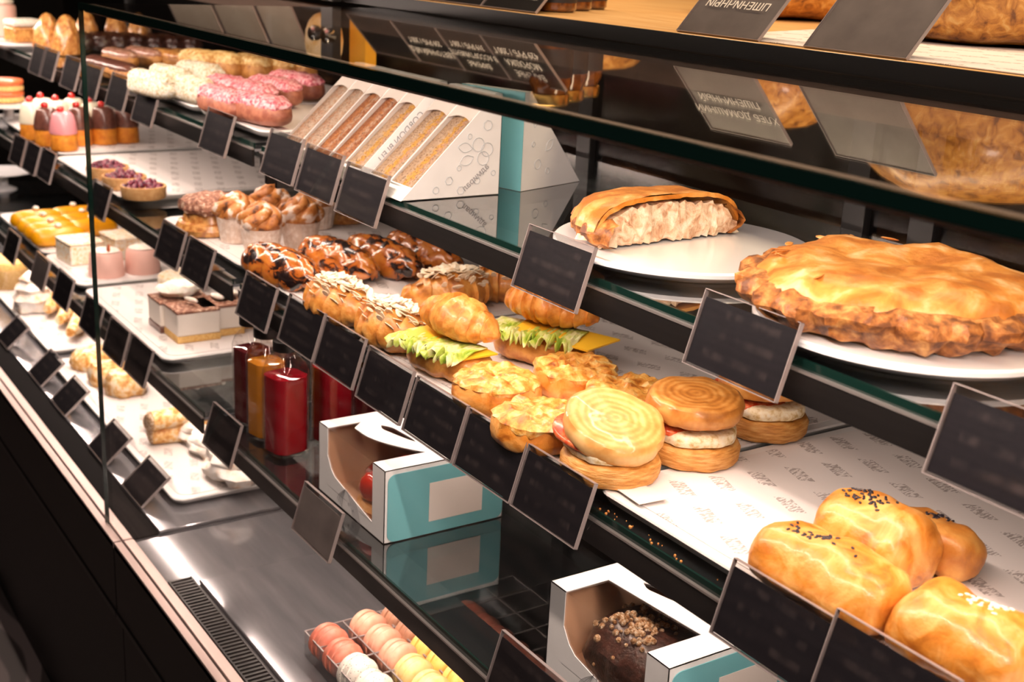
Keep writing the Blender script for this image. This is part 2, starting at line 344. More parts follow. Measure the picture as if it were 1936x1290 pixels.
# ================================================================ the room
def struct(name, mb, mat, **k): return tag(mb.build(name, mat, smooth=False, **k), None, None, kind='structure')
struct('floor', MB().box(-8, 4, -4, 5, -.05, 0), 'tile')
struct('wall_back', MB().box(-8, 4, 3.0, 3.1, 0, 3.0), 'walld')
struct('wall_left', MB().box(-8.1, -8, -4, 3.1, 0, 3.0), 'walld')
struct('ceiling', MB().box(-8, 4, -4, 3.1, 3.0, 3.1), 'walld')

# ================================================================ the display counter
XR, XG, XL = .35, -1.67, -4.3          # ends of the counter and the joint between its two cabinets
def counter(label, x0, x1):
    t = thing('display_counter', label, 'counter', ((x0 + x1) / 2, .8, 0)); L = (x1 - x0) / 2
    def b(name, y0, y1, z0, z1, mat, bev=0, lab=None, a=-L, c=L):
        o = MB().box(a, c, y0 - .8, y1 - .8, z0, z1).build(name, mat, t, smooth=False, bev=bev)
        if lab: o['label'] = lab
        return o
    b('fascia', .468, .478, .416, .528, 'black', .001, 'glossy black upper fascia')
    b('trim_strip', .466, .474, .405, .414, 'blackmetal')
    b('front_panel', .476, .50, 0, .404, 'black')
    b('rail', .468, .4795, .519, .530, 'rail', .0008, 'satin aluminium front rail')
    b('inner_rail', .4825, .497, .519, .530, 'rail', .0008, 'satin aluminium inner rail')
    b('deck', .50, 1.09, .505, ZD - .006, 'steel', 0, 'stainless steel deck')
    b('cabinet', .50, 1.12, .02, .50, 'black')
    return t
cl = counter('black counter cabinet under the cakes and meringues, beyond the pane joint', XL, -1.722)
MB().box(XL - (XL - 1.722) / 2, -1.724 - (XL - 1.722) / 2, .4985 - .8, .5365 - .8, ZD - .0058, ZD - .003).build('air_slot', 'matteblack', cl, smooth=False)['label'] = 'dark air slot behind the rail'
cr = counter('black counter cabinet with the vent grille and macaron tray', -1.718, XR)
for (x0, x1, lab) in ((XL, -1.7245, 'steel deck plate under the meringues and sugared buns'), (-1.553, XR, 'steel deck plate under the clear macaron tray')):
    t = tag(MB().box(x0, x1, .538, 1.07, ZD - .0056, ZD).build('deck_plate', 'steel', bev=.002, smooth=False), lab, 'plate')
g = thing('vent_grille', 'black slotted air vent grille between rail and deck plate', 'vent', ((-1.57 + XR) / 2, .5165, ZD - .005)); gl = (XR + 1.57) / 2
MB().box(-gl, gl, -.016, .016, -.0006, .0005).build('grille_tray', 'black', g, smooth=False)
mb = MB().box(-gl, gl, -.017, -.0145, 0, .004).box(-gl, gl, .0145, .017, 0, .004)
for i in range(int(gl * 2 / .0085)): mb.box(-gl + i * .0085, -gl + i * .0085 + .0038, -.0145, .0145, .001, .0035)
mb.build('slat_rack', 'blackmetal', g, smooth=False)

def shelf(label, x0, x1, yt, zt, name='glass_shelf'):
    t = thing(name, label, 'shelf', ((x0 + x1) / 2, (yt + YBACK) / 2, zt)); L = (x1 - x0) / 2; D = (YBACK - yt) / 2
    MB().box(-L, L, -D + .003, D, -.0085, 0).build('glass_plate', 'shelfg', t, smooth=False)
    MB().box(-L, L, -D + .0005, -D + .0028, -.0085, 0).build('glass_edge', 'edge', t, smooth=False)['label'] = 'dark green polished glass edge'
    MB().box(-L, L, -D - .003, -D + .0005, -.0098, -.0078).build('trim_lip', 'lip', t, smooth=False)['label'] = 'thin bright metal lip'
    MB().box(-L, L, -D - .002, -D + .0015, -.0335, -.0099).build('trim', 'blackmetal', t, smooth=False)['label'] = 'black metal front trim'
    MB().box(-L, L, -D + .002, -D + .055, -.0125, -.0087).build('light_channel', 'greyband', t, smooth=False)['label'] = 'grey light channel under the glass'
    for s in (-1, 1): MB().box(s * (L - .004) - .004, s * (L - .004) + .004, -D + .02, D, -.060, -.0130).build('bracket', 'blackmetal', t, smooth=False)
    return t
for z, y, a, b in ((ZA, YA, 'upper glass shelf carrying sandwich packs and two round pies', 'upper glass shelf carrying rows of eclairs'),
                   (ZB, YB, 'middle glass shelf carrying croissants, quiches and puff rolls', 'middle glass shelf carrying cherry cakes and berry tarts'),
                   (ZC, YC, 'lower glass shelf carrying juice bottles and turquoise boxes', 'lower glass shelf carrying yellow logs and layered cakes')):
    shelf(a, XG + .014, XR, y, z); shelf(b, XL, XG - .014, y, z)
# LED strips fixed under each shelf and under the counter glass
WARM = (1.0, .79, .675)
def led(x0, x1, y, z, w, tilt=14):
    area('led_strip', ((x0 + x1) / 2, y, z), (x1 - x0, .012), w * (x1 - x0), WARM, (R(tilt), 0, 0))
for z, y, p in ((ZA, YA, 1.5), (ZB, YB, 1.6), (ZC, YC, 2.7)):
    led(XG + .02, XR, y + .05, z - .0135, p); led(XL, XG - .02, y + .05, z - .0135, p * 1.12)
led(-1.785, XR, .505, ZT - .016, 4.7, 36); led(XL, -1.80, .505, ZT - .016, 4.0, 36)

t = thing('front_glass', 'large clear front pane standing in the aluminium rail', 'glass pane', ((-1.79 + XR) / 2, YF, ZD)); L = (XR + 1.79) / 2
MB().box(-L, L, -.003, .003, -.004, ZT - ZD - .008).build('pane', 'pane', t, smooth=False)
MB().box(-L - .0032, -L, -.0031, .0031, -.004, ZT - ZD).build('pane_edge', 'edge', t, smooth=False)['label'] = 'dark polished vertical edge'
t = thing('counter_glass', 'horizontal glass counter top reflecting loaves and price cards', 'glass top', ((-1.79 + XR) / 2, .74, ZT)); L = (XR + 1.79) / 2
MB().box(-L, L, YF - .74 + .002, .19, -.001, 0).build('glass_plate', 'top', t, smooth=False)
MB().box(-L, L, YF - .74 - .003, YF - .74 + .0015, -.0085, .0002).build('glass_edge', 'edge', t, smooth=False)['label'] = 'dark polished front edge'
MB().box(-L, L, YF - .74 + .004, YF - .74 + .018, -.012, -.0015).build('light_profile', 'rail', t, smooth=False)['label'] = 'aluminium lamp profile under the glass'
# sliding doors at the back
t = thing('sliding_back_doors', 'dark glass sliding doors closing the back of the counter', 'door', (-1, 1.10, ZD))
for xa, xb in ((XL, -1.475), (-1.44, -.965), (-.93, -.875), (-.835, XR)):
    MB().box(xa + 1, xb + 1, -.003, .003, .02, ZT - ZD - .06).build('door_glass', 'backg', t, smooth=False)
for x in (-3.6, -2.6, -1.458, -.948, -.855): MB().box(x - .016 + 1, x + .016 + 1, -.012, .012, 0, ZT - ZD - .05).build('door_post', 'blackmetal', t, smooth=False, bev=.001)
MB().box(XL + 1, XR + 1, -.014, .014, ZT - ZD - .062, ZT - ZD - .03).build('top_track', 'brownwall', t, smooth=False)['label'] = 'brown upper track'
MB().box(XL + 1, XR + 1, -.014, .014, 0, .022).build('bottom_track', 'blackmetal', t, smooth=False)
mb = MB(); mb.sweep([Vector((-.50, -.03, .44)), Vector((-.50, -.03, .50))], [.006, .006], [.006, .006], 10); mb.build('door_handle', 'chrome', t)['label'] = 'small chrome handle'
# worktop and cabinets beyond
tag(MB().box(-5, 1.5, 2.3, 2.9, 0, .95).build('back_cabinet', 'brownwall', smooth=False, bev=.004), 'brown cabinet in the kitchen behind the sliding doors', 'cabinet')

# wooden shelf above the counter glass
t = thing('wooden_shelf', 'oak bread shelf with black front edge above the counter glass', 'shelf', (-1.9, 1.4, ZT))
MB().box(-2.4, 2.4, YW - 1.4 + .004, .5, .0005, ZW - ZT).build('board', 'wood', t, smooth=False)
MB().box(-2.4, 2.4, YW - 1.4, YW - 1.4 + .004, .0004, ZW - ZT + .0002).build('edge_strip', 'black', t, smooth=False)['label'] = 'black front edge strip'
p = aty(628, -16, YW - .012)
t = thing('shelf_post', 'black metal post with two chrome knobs on the wooden shelf edge', 'post', (p.x, YW - .014, ZT + .0005))
MB().box(-.022, .022, -.008, .008, 0, .19).build('post', 'blackmetal', t, smooth=False, bev=.001)
for x in (-.026, .026):
    MB().lathe([(.010, 0), (.0125, .004), (.0125, .014), (.009, .018)], 18).build('knob', 'chrome', t, (x, -.008, .052), (R(90), 0, 0))

# ================================================================ price cards
def card(label, px, py, y, tilt=17, w=.104, h=.062, mat='card', rz=0, grp=None, zs=None):
    c = aty(px, py, y) if y else at(px, py, ZD + .0012 + h / 2 * math.cos(R(tilt)))
    t = thing('price_card', label, 'price card', c, rz, grp); t.rotation_euler = (-R(tilt), 0, rz)
    MB().box(-w / 2 + .002, w / 2 - .002, -.0006, .0006, -h / 2 + .002, h / 2 - .006).build('card', mat, t, smooth=False)
    mb = MB().box(-w / 2, w / 2, -.0020, -.0014, -h / 2, h / 2).box(-w / 2, w / 2, .0014, .0020, -h / 2, h / 2)
    T = Matrix.Rotation(R(tilt), 4, 'X')
    if zs is not None:                                     # clip tongue lying on the shelf glass and the side gussets that carry it
        dz = zs + .0008 - c.z
        for k in (-w / 2, w / 2 - .0008): mb.add([T @ Vector((k, .002, dz + .014)), T @ Vector((k, .022, dz)), T @ Vector((k, .002, dz - .016)), T @ Vector((k + .0008, .002, dz + .014)), T @ Vector((k + .0008, .022, dz)), T @ Vector((k + .0008, .002, dz - .016))], [(0, 1, 2), (5, 4, 3), (0, 3, 4, 1), (1, 4, 5, 2), (2, 5, 3, 0)])
        mb.box(-w / 2, w / 2, .002, .030, dz - .0004, dz + .0004, T=T)
    else:                                                  # easel leg behind
        mb.add([(-w / 2, .002, h / 2), (w / 2, .002, h / 2), tuple(T @ Vector((w / 2, .040, ZD + .0012 - c.z))), tuple(T @ Vector((-w / 2, .040, ZD + .0012 - c.z)))], [(0, 1, 2, 3)])
    mb.build('acrylic_sleeve', 'acryl', t, smooth=False)
    e = .0003; mb = MB(); mb.box(-w / 2 - e, w / 2 + e, -.0022, .0022, h / 2 - .0003, h / 2 + e).box(-w / 2 - e, w / 2 + e, -.0022, .0022, -h / 2 - e, -h / 2 + .0003)
    mb.box(-w / 2 - e, -w / 2 + .0003, -.0022, .0022, -h / 2, h / 2).box(w / 2 - .0003, w / 2 + e, -.0022, .0022, -h / 2, h / 2)
    mb.build('sleeve_edge', 'acryledge', t, smooth=False)
    return t
for px, py, lab in (
    (72, 113, 'dark price card on upper shelf below the white-frosted cake slice'), (93, 121, 'dark price card on upper shelf below the pointed pastries'),
    (134, 138, 'dark price card on upper shelf just outside the pane edge'), (172, 153, 'dark price card on upper shelf just inside the pane edge'),
    (223, 174, 'dark price card on upper shelf in front of the chocolate eclairs'), (275, 200, 'dark price card on upper shelf above the chocolate-capped cherry cakes'),
    (410, 250, 'bent glossy price card on upper shelf in front of the pink eclairs'), (533, 296, 'black price card below the first sandwich pack of the row'),
    (604, 328, 'black price card below the meat sandwich packs, middle of three touching'), (684, 367, 'black price card below the cheese sandwich packs, above the braids'),
    (1045, 506, 'black price card on upper shelf in front of the cut pie'), (1400, 650, 'black price card in front of the whole pie'),
    (1906, 862, 'black price card on upper shelf at the picture edge, beside the third plate')): card(lab, px, py, YA - .014, zs=ZA)
for px, py, lab in (
    (34, 284, 'dark price card on middle shelf, farthest of three touching near the cherry cakes'), (60, 299, 'dark price card on middle shelf, second of three touching near the cherry cakes'),
    (88, 313, 'dark price card on middle shelf, nearest of three beside the pink cherry cake'), (188, 378, 'dark price card on middle shelf in front of the berry tarts'),
    (322, 463, 'dark price card on middle shelf in front of the cream-topped pastry'), (374, 497, 'creased dark price card on middle shelf before the cabinet joint'),
    (485, 570, 'black price card on middle shelf in front of the braided buns'), (570, 618, 'shiny black price card in front of the first almond croissant'),
    (642, 666, 'black price card above the red juice bottles'), (727, 727, 'black price card below the lettuce of the croissant sandwich'),
    (822, 791, 'black price card above the closed turquoise box lid'), (926, 859, 'black price card in front of the pale cheese bun'),
    (1044, 936, 'black price card in front of the tilted puff sandwich'), (1458, 1184, 'large black price card in front of the sesame puff rolls'),
    (1668, 1296, 'black price card at the picture bottom below the sugar-dotted roll')): card(lab, px, py, YB - .014, zs=ZB)
for px, py, lab, mt in (
    (22, 466, 'dark price card on lower shelf before the first yellow log', 'card'), (76, 513, 'greyish price card on lower shelf before the almond cakes', 'glaregrey'),
    (120, 548, 'creased dark price card on lower shelf between yellow logs and pink mousse', 'card'), (173, 600, 'dark price card on lower shelf crossed by the pane edge', 'card'),
    (220, 646, 'dark price card on lower shelf before the whipped-cream cake', 'card'), (262, 682, 'dark price card on lower shelf above the sugared buns', 'card'),
    (420, 822, 'dark price card on lower shelf above the near meringue', 'card'), (600, 986, 'glare-grey translucent price card below the tart box', 'glaregrey'),
    (992, 1300, 'dark price card at the picture bottom below the chocolate cake box', 'card')): card(lab, px, py, YC - .014, mat=mt, zs=ZC)
for px, py, lab in (
    (25, 628, 'leaning price card on the deck, farthest along the rail'), (88, 695, 'leaning price card on the deck with one bright glint beside it'),
    (133, 748, 'leaning rounded price card on the deck outside the pane edge'), (208, 836, 'leaning price card on the deck crossed by the pane edge'),
    (276, 910, 'leaning bluish price card on the deck nearest the vent grille')):
    card(lab, px, py, None, tilt=48, w=.10, h=.064)
# cards standing on the wooden shelf (the photograph is mirrored, so is their lettering)
def upcard(label, pxa, pxb, mat, text=None, y=.958, h=.086, lean=42, size=.013, lines=1.0):
    pa, pb = aty(pxa, 25 + .127 * (pxa - 960), y), aty(pxb, 25 + .127 * (pxb - 960), y); w = pb.x - pa.x
    t = thing('price_card', label, 'price card', ((pa.x + pb.x) / 2, y, ZW + .001)); t.rotation_euler = (R(-lean), 0, 0)
    MB().box(-w / 2 + .002, w / 2 - .002, -.0006, .0006, .002, h - .002).build('card', mat, t, smooth=False)
    MB().box(-w / 2, w / 2, -.0018, -.0010, 0, h).box(-w / 2, w / 2, .0010, .0018, 0, h).build('acrylic_sleeve', 'acryl', t, smooth=False)
    if text: txt('lettering', text, size, t, (0, -.0022, h * .52), (R(90), 0, 0), 'chalk', space=lines)['label'] = 'pale chalk-style lettering'
    e = .0008; mb = MB(); mb.box(-w / 2 - e, -w / 2, -.0018, .0018, 0, h).box(w / 2, w / 2 + e, -.0018, .0018, 0, h).box(-w / 2, w / 2, -.0018, .0018, h - e, h).box(-w / 2, w / 2, -.0018, .0018, 0, e)
    mb.build('sleeve_edge', 'acryledge', t, smooth=False)
M['cardplain'] = solid('plain_black_card', (.020, .016, .017), .5)
upcard('dark card beside the shelf post with faded lettering', 655, 737, 'cardplain', None)
upcard('honey price card on the wooden shelf next to the faded card', 740, 822, 'cardplain', 'ЦВЕТОЧНЫЙ МЁД\n259 РУБ / 200 Г', size=.0150, lines=1.4)
upcard('assorted jam price card, middle of the black cards', 824, 908, 'cardplain', 'ВАРЕНЬЕ\nВ АССОРТИМЕНТЕ\n319 РУБ / 200 Г', size=.0142, lines=1.3)
upcard('cloudberry jam price card beside the jam jars', 910, 1012, 'cardplain', 'ВАРЕНЬЕ\nМОРОШКА\n429 РУБ / 200 Г', size=.0165, lines=1.25)
upcard('glaring grey bread card with lettering before the first loaf', 1280, 1432, 'glaregrey', 'ХЛЕБ ДОМАШНИЙ\nПШЕНИЧНЫЙ', h=.10, size=.0145, lines=1.4)
upcard('grey bread card standing before the second loaf', 1520, 1712, 'glaregrey', None, h=.10)
for a, b, lab in ((300, 385, 'beige card standing farthest along the wooden shelf'), (392, 470, 'beige card standing midway along the wooden shelf'), (478, 548, 'beige card standing next to the yellow wrapped parcel')):
    upcard(lab, a, b, 'beigecard', None, h=.095, lean=25)

# ================================================================ things on the wooden shelf
def loaf(label, px, y, r, seed, h=.12):
    p = aty(px, 60, y); t = thing('bread_loaf', label, 'bread', (p.x, y, ZW + .002), .6)
    prof = [(.05 * r / .1, 0), (r * .86, .004), (r * .98, h * .22), (r, h * .42), (r * .93, h * .68), (r * .72, h * .88), (r * .38, h * .985), (r * .04, h)]
    MB().lathe(prof, 40).build('crust', 'rye', t, sub=1, amp=.010, fr=16, seed=seed); return t
loaf('round crusty loaf behind the glaring bread card', 1470, 1.40, .125, 1)
loaf('large round crusty loaf with rough bark at the picture corner', 1880, 1.33, .16, 2, .15)
loaf('dark loaf behind the jam jars on the wooden shelf', 1130, 1.62, .11, 3)
pa = at(1255, 58, ZW); pb = at(1936, 140, ZW)
tag(MB().add([(-1.07, .965, 0), (-.30, .955, 0), (-.35, 1.62, 0), (-1.30, 1.60, 0), (-1.07, .965, .0008), (-.30, .955, .0008), (-.35, 1.62, .0008), (-1.30, 1.60, .0008)], [(0, 3, 2, 1), (4, 5, 6, 7), (0, 1, 5, 4), (1, 2, 6, 5), (2, 3, 7, 6), (3, 0, 4, 7)]).build('bread_paper', 'paper2', loc=(0, 0, ZW + .0006), smooth=False), 'printed paper sheet under the loaves on the wooden shelf', 'paper')
def jar(label, px, y, fruit):
    p = aty(px, 20, y); t = thing('jam_jar', label, 'jar', (p.x, y, ZW + .001), R(-20))
    MB().lathe([(.026, 0), (.030, .003), (.030, .060), (.026, .068), (.024, .074)], 28).build('glass_body', 'jarjam', t)
    MB().lathe([(.027, .0745), (.0275, .076), (.0275, .088), (.025, .090)], 28).build('lid', 'gold', t)['label'] = 'brass-coloured screw lid'
    lb = MB().lathe([(.0304, .012), (.0305, .013), (.0305, .050), (.0304, .051)], 28, cap=False).build('label', 'jarlabel', t); lb['label'] = 'black paper label'
    MB().ball((-.006, -.031, .036), .0085, 12, sq=(1, .15, 1)).build('fruit_print', fruit, t)['label'] = 'printed fruit'
    mb = MB()
    for x0, x1, z0, z1 in ((.006, .018, .022, .0228), (.006, .018, .044, .0448), (.006, .0068, .022, .0448), (.0172, .018, .022, .0448)): mb.box(x0, x1, -.0312, -.0300, z0, z1)
    mb.build('frame_print', 'chalk', t, smooth=False)['label'] = 'pale printed frame'
jar('jam jar with orange berry on its black label', 1048, 1.03, 'caramel')
jar('jam jar with red fruit on its black label, between two jars', 1078, 1.088, 'tomato')
jar('jam jar with bluish berries on its black label', 1108, 1.146, 'berry')
p = aty(598, -20, .985)
t = thing('wrapped_parcel', 'yellow paper wrapped parcel beside the shelf post', 'parcel', (p.x, 1.0, ZW + .001), .2)
MB().box(-.055, .055, -.03, .03, 0, .12).build('wrapping', 'wrap', t, sub=2)
MB().box(.03, .075, .035, .06, 0, .10).build('yellow_carton', 'yellowpk', t, smooth=False)

# ================================================================ trays and paper
def tray(label, x0, x1, y0, y1, z, h=.013, paper='paper', plabel=None, name='serving_tray', r=.02):
    t = thing(name, label, 'tray', ((x0 + x1) / 2, (y0 + y1) / 2, z)); cx, cy = (x0 + x1) / 2, (y0 + y1) / 2
    o = rrect(x0 - cx, x1 - cx, y0 - cy, y1 - cy, r)
    def ring(k, zz): return [Vector((x - math.copysign(k, x), y - math.copysign(k, y), zz)) for x, y in o]
    MB().loft([ring(.012, .0006), ring(.004, .004), ring(0, h - .002), ring(.001, h)]).build('body', 'white', t, smooth=True)
    if plabel:
        q = MB().loft([[Vector((x - math.copysign(.012, x), y - math.copysign(.012, y), zz)) for x, y in o] for zz in (0, .0006)]).build('tray_paper', paper, loc=(cx, cy, z + h + .0003), smooth=False)
        tag(q, plabel, 'paper')
    return t
HB = ZB + .014; HC = ZC + .014; HA = ZA + .014; HD = ZD + .014
tray('white tray under the cherry cakes', -3.35, -2.735, .672, 1.05, ZB, plabel='printed paper under the cherry cakes')
tray('white tray under the berry tarts', -2.70, -2.245, .655, 1.05, ZB, plabel='printed paper under the berry tarts')
tray('white tray under the muffins and cream pastry', -2.06, -1.70, .667, 1.05, ZB, plabel='printed paper under the muffins')
tray('white tray under the braided buns', -1.650, -1.335, .667, 1.05, ZB, plabel='printed paper under the braided buns')
tray('white tray under the croissants and puff sandwiches', -1.325, -.842, .660, 1.04, ZB, plabel='printed paper under quiche buns and puff sandwiches', paper='paper2')
tray('white tray under the sesame puff rolls', -.832, -.30, .658, 1.04, ZB, plabel='printed paper under the sesame puff rolls')
tray('white tray under the white eclairs', -2.45, -1.98, .700, 1.05, ZA, paper='paperplain')
tray('white tray under the pink eclairs', -1.965, -1.70, .700, 1.05, ZA, paper='paperplain')
tray('white tray under the yellow logs', -3.10, -2.68, .615, .95, ZC, plabel='paper under the yellow logs')
tray('white tray under the almond cakes and pink mousse', -2.665, -2.40, .612, .95, ZC, plabel='paper under the pink mousse cakes')
tray('white tray under the layered cream cakes', -2.37, -1.90, .612, .98, ZC, plabel='printed paper under the layered cakes')
tray('white tray on the deck under the meringues and rolls', -2.56, -1.79, .585, .95, ZD, plabel='printed paper under the meringues')
tray('white tray on the deck under the cream horns', -3.20, -2.62, .60, .95, ZD, plabel='paper under the cream horns')

# ================================================================ pastry builders
def lin(a, b, n): return [a + (b - a) * i / (n - 1) for i in range(n)]
def croissant_mb(L=.13, Rr=.030, nr=4, bend=.018, flat=.75, half=None):
    n = 72; path, rx, rz = [], [], []
    for i in range(n):
        s = -1 + 2 * i / (n - 1); base = max(1 - abs(s) ** 1.9, .0) ** .62; saw = (abs(s) * nr + .25) % 1.0
        k = base * (1.06 - .20 * saw) + .06; r = Rr * k
        path.append(Vector((s * L / 2, -bend * (1 - s * s) + bend, Rr * flat * .95))); rx.append(r * 1.08); rz.append(r)
    return MB().sweep(path, rx, rz, 26, flat)
def croissant(name, label, cat, flakes=True, **k):
    t = thing(name, label, cat, (0, 0, 0)); croissant_mb(**k).build('crust', 'croiss', t, amp=.003, fr=60)
    if flakes:
        mb = MB(); r2 = random.Random(3)
        for i in range(110):
            s = r2.gauss(0, .36); 
            if abs(s) > .85: continue
            a = r2.gauss(PI / 2, .55); rr = k.get('Rr', .03) * (max(1 - abs(s) ** 1.9, 0) ** .62 * 1.0 + .06)
            c = Vector((s * .065, .018 * s * s - math.cos(a) * rr * 1.08, .0245 + math.sin(a) * rr + .0012))
            T = Matrix.Translation(c) @ Matrix.Rotation(r2.uniform(-.6, .6), 4, 'Y') @ Matrix.Rotation((PI / 2 - a) * -1 + r2.uniform(-.5, .5), 4, 'X') @ Matrix.Rotation(r2.uniform(0, 6), 4, 'Z')
            w, d = r2.uniform(.005, .0085), r2.uniform(.0035, .0055); ring = [(math.cos(q) * w, math.sin(q) * d) for q in lin(0, 2 * PI * 7 / 8, 8)]
            mb.loft([[T @ Vector((x, y, z)) for x, y in ring] for z in (0, .0008)])
        mb.build('almond_topping', 'almond', t, smooth=False)['label'] = 'sliced almonds on top'
    return t
def disc_prof(r, h, e=.006): return [(r * .3, 0), (r - e, 0), (r - e * .3, e * .3), (r, e), (r, h - e), (r - e * .35, h - e * .3), (r - e, h), (r * .5, h), (r * .02, h)]
def eclair_mb(L, w, h, n=26, bulge=.0):
    path, rx, rz = [], [], []
    for i in range(n):
        s = -1 + 2 * i / (n - 1); k = max(1 - abs(s) ** 4.5, .0) ** .5 * .94 + .06
        path.append(Vector((s * L / 2, 0, h * .42))); rx.append(w / 2 * k); rz.append(h * .58 * k)
    return MB().sweep(path, rx, rz, 18, .72, .85)
def eclair(name, label, glaze, L=.13, w=.042, h=.036, body='choux', amp=.002):
    t = thing(name, label, 'eclair', (0, 0, 0)); eclair_mb(L, w, h).build('pastry', body, t, amp=.0012, fr=60)
    g = eclair_mb(L * .97, w * .94, h * .60); g.build('glaze', glaze, t, (0, 0, h * .46), amp=amp, fr=90); return t

# ================================================================ upper shelf
def slice_cake(label, p):
    t = thing('cake_slice', label, 'cake', p, R(10))
    MB().box(-.03, .03, -.036, .036, 0, .034).build('layered_body', 'caramel', t, bev=.004)
    MB().box(-.032, .032, -.038, .038, .0345, .052).build('frosting', 'cream', t, bev=.009)['label'] = 'thick white frosting'
def stand(label, p, r, h=.05):
    t = thing('cake_stand', label, 'cake stand', p)
    MB().lathe([(r * .45, 0), (r * .42, .004), (.012, .012), (.012, h - .012), (r * .5, h - .009), (r, h - .004), (r, h), (r * .9, h), (.002, h - .002)], 40).build('stand', 'plate', t); return t
def plate(label, x, y, z, r, h=.014):
    t = thing('round_plate', label, 'plate', (x, y, z))
    MB().lathe([(r * .55, .0005), (r * .86, .0008), (r * .87, .003), (r * .96, .0045), (r, h * .62), (r, h - .002), (r - .002, h), (r * .5, h), (r * .01, h)], 64).build('plate', 'plate', t)
    return t
p = at(46, 78, ZA + .013); plate('white plate under the frosted cake slice', p.x, p.y, ZA, .070, .012); slice_cake('white-frosted cake slice at the far end of upper shelf', (p.x, p.y, ZA + .0125))
p = at(5, 62, ZA + .02); plate('white plate under the pink cylinder cake', p.x, p.y, ZA, .075, .012)
t = thing('mousse_cake', 'tall pinkish cylinder cake at the picture edge of upper shelf', 'cake', (p.x, p.y, ZA + .0125))
MB().lathe(disc_prof(.034, .075)).build('mousse', 'pinkmousse', t); MB().lathe(disc_prof(.030, .012), c=(0, 0, .0755)).build('cream_cap', 'cream', t)
cone = thing('pointed_pastry', '', 'pastry', (0, 0, 0))
MB().lathe([(.010, 0), (.030, .002), (.031, .02), (.025, .05), (.016, .074), (.008, .085), (.001, .087)], 18, lambda a, z: 1 + .12 * math.sin(5 * a + z * 60)).build('pastry', 'caramel', cone, amp=.004, fr=50)
for px, py, lab in ((92, 100, 'pointed orange pastry beside the frosted cake slice'), (128, 104, 'pointed orange pastry, second from the frosted slice'), (165, 92, 'pointed orange pastry just at the pane edge'), (222, 92, 'broad pointed pastry behind the chocolate eclairs'), (265, 96, 'pointed pastry last of the orange row')):
    place(cone, at(px, py, ZA + .001), rnd.uniform(0, 3), lab, 'pointed orange pastries on the upper shelf')
PROT = {}
def row(key, maker, items, z, grp):
    if key not in PROT: PROT[key] = maker()
    for a, b, lab in items:
        c, ang, L = seg(a, b, z); place(PROT[key], c, ang, lab, grp)
def ecl(items, key, glaze, z=ZA + .0145, grp='eclairs on the upper shelf', **k): row(key, lambda: eclair('eclair', '', glaze, **k), items, z, grp)
EZ = ZA + .001
ecl([((128 + 34 * i, 88 + 1.2 * i), (176 + 34 * i, 102 + 1.2 * i), 'dark chocolate eclair %s in the back row' % n) for i, n in enumerate(('under the pointed pastries', 'second from the pointed pastries', 'third from the pointed pastries', 'fourth from the pointed pastries', 'midway', 'third from the shaded end', 'next to the shaded end'))], 'dk', 'darkchoc', EZ, body='darkchoc', L=.12, w=.05, h=.04, amp=.005)
ecl([((205, 122), (250, 132), 'pinkish mocha-glazed eclair nearest the pane edge'), ((250, 120), (296, 128), 'pinkish mocha-glazed eclair beside the caramel ones')], 'mo', 'mocha', EZ)
ecl([((170, 138), (215, 152), 'chocolate-glazed eclair behind the dark price cards'), ((205, 148), (252, 162), 'chocolate-glazed eclair beside the white shredded ones')], 'ch', 'milkchoc', EZ)
ecl([((296, 125), (340, 131), 'shiny caramel eclair beside the mocha ones'), ((335, 126), (380, 132), 'shiny caramel eclair in the middle'), ((375, 128), (425, 134), 'shiny caramel eclair at the shaded end')], 'ca', 'caramel', EZ)
WZ = ZA + .0135
ecl([((262, 178), (318, 190), 'white shredded-coconut eclair above the dark price cards'), ((300, 166), (352, 178), 'white shredded-coconut eclair, second of four'), ((330, 186), (392, 200), 'white shredded-coconut eclair nearest the pink ones'), ((352, 158), (405, 168), 'white shredded-coconut eclair at the back of the four')], 'wh', 'shred', WZ, body='shred', amp=.006, h=.04)
CZ = ZA + .0135
ecl([((355, 143), (405, 150), 'pale custard eclair behind the white ones'), ((400, 146), (452, 156), 'golden sugared eclair, second from the white ones'), ((452, 150), (502, 160), 'golden sugared eclair, third from the white ones'), ((500, 152), (546, 160), 'golden sugared eclair, fourth from the white ones'), ((540, 153), (580, 160), 'golden sugared eclair nearest the sandwich packs')], 'cu', 'custard', CZ, L=.10, w=.05, h=.05)
PZ = ZA + .0145
M['rosychoux'] = pm('rosy_choux', [(.4, (.30, .09, .055)), (.6, (.46, .17, .10))], scale=30, rough=.5, b=.3)
ecl([((378, 205), (468, 236), 'long pink eclair nearest the bent price card'), ((440, 222), (545, 246), 'pink crumb eclair next to the first sandwich pack'), ((430, 196), (520, 218), 'pink crumb eclair in the middle of the pink tray'), ((405, 188), (470, 205), 'pink crumb eclair behind the longest one'), ((480, 188), (560, 206), 'pink crumb eclair touching the sandwich packs'), ((520, 178), (600, 193), 'pink crumb eclair at the back behind the packs')], 'pk', 'pinkglaze', PZ, body='rosychoux', L=.135, w=.05, h=.042, amp=.004)

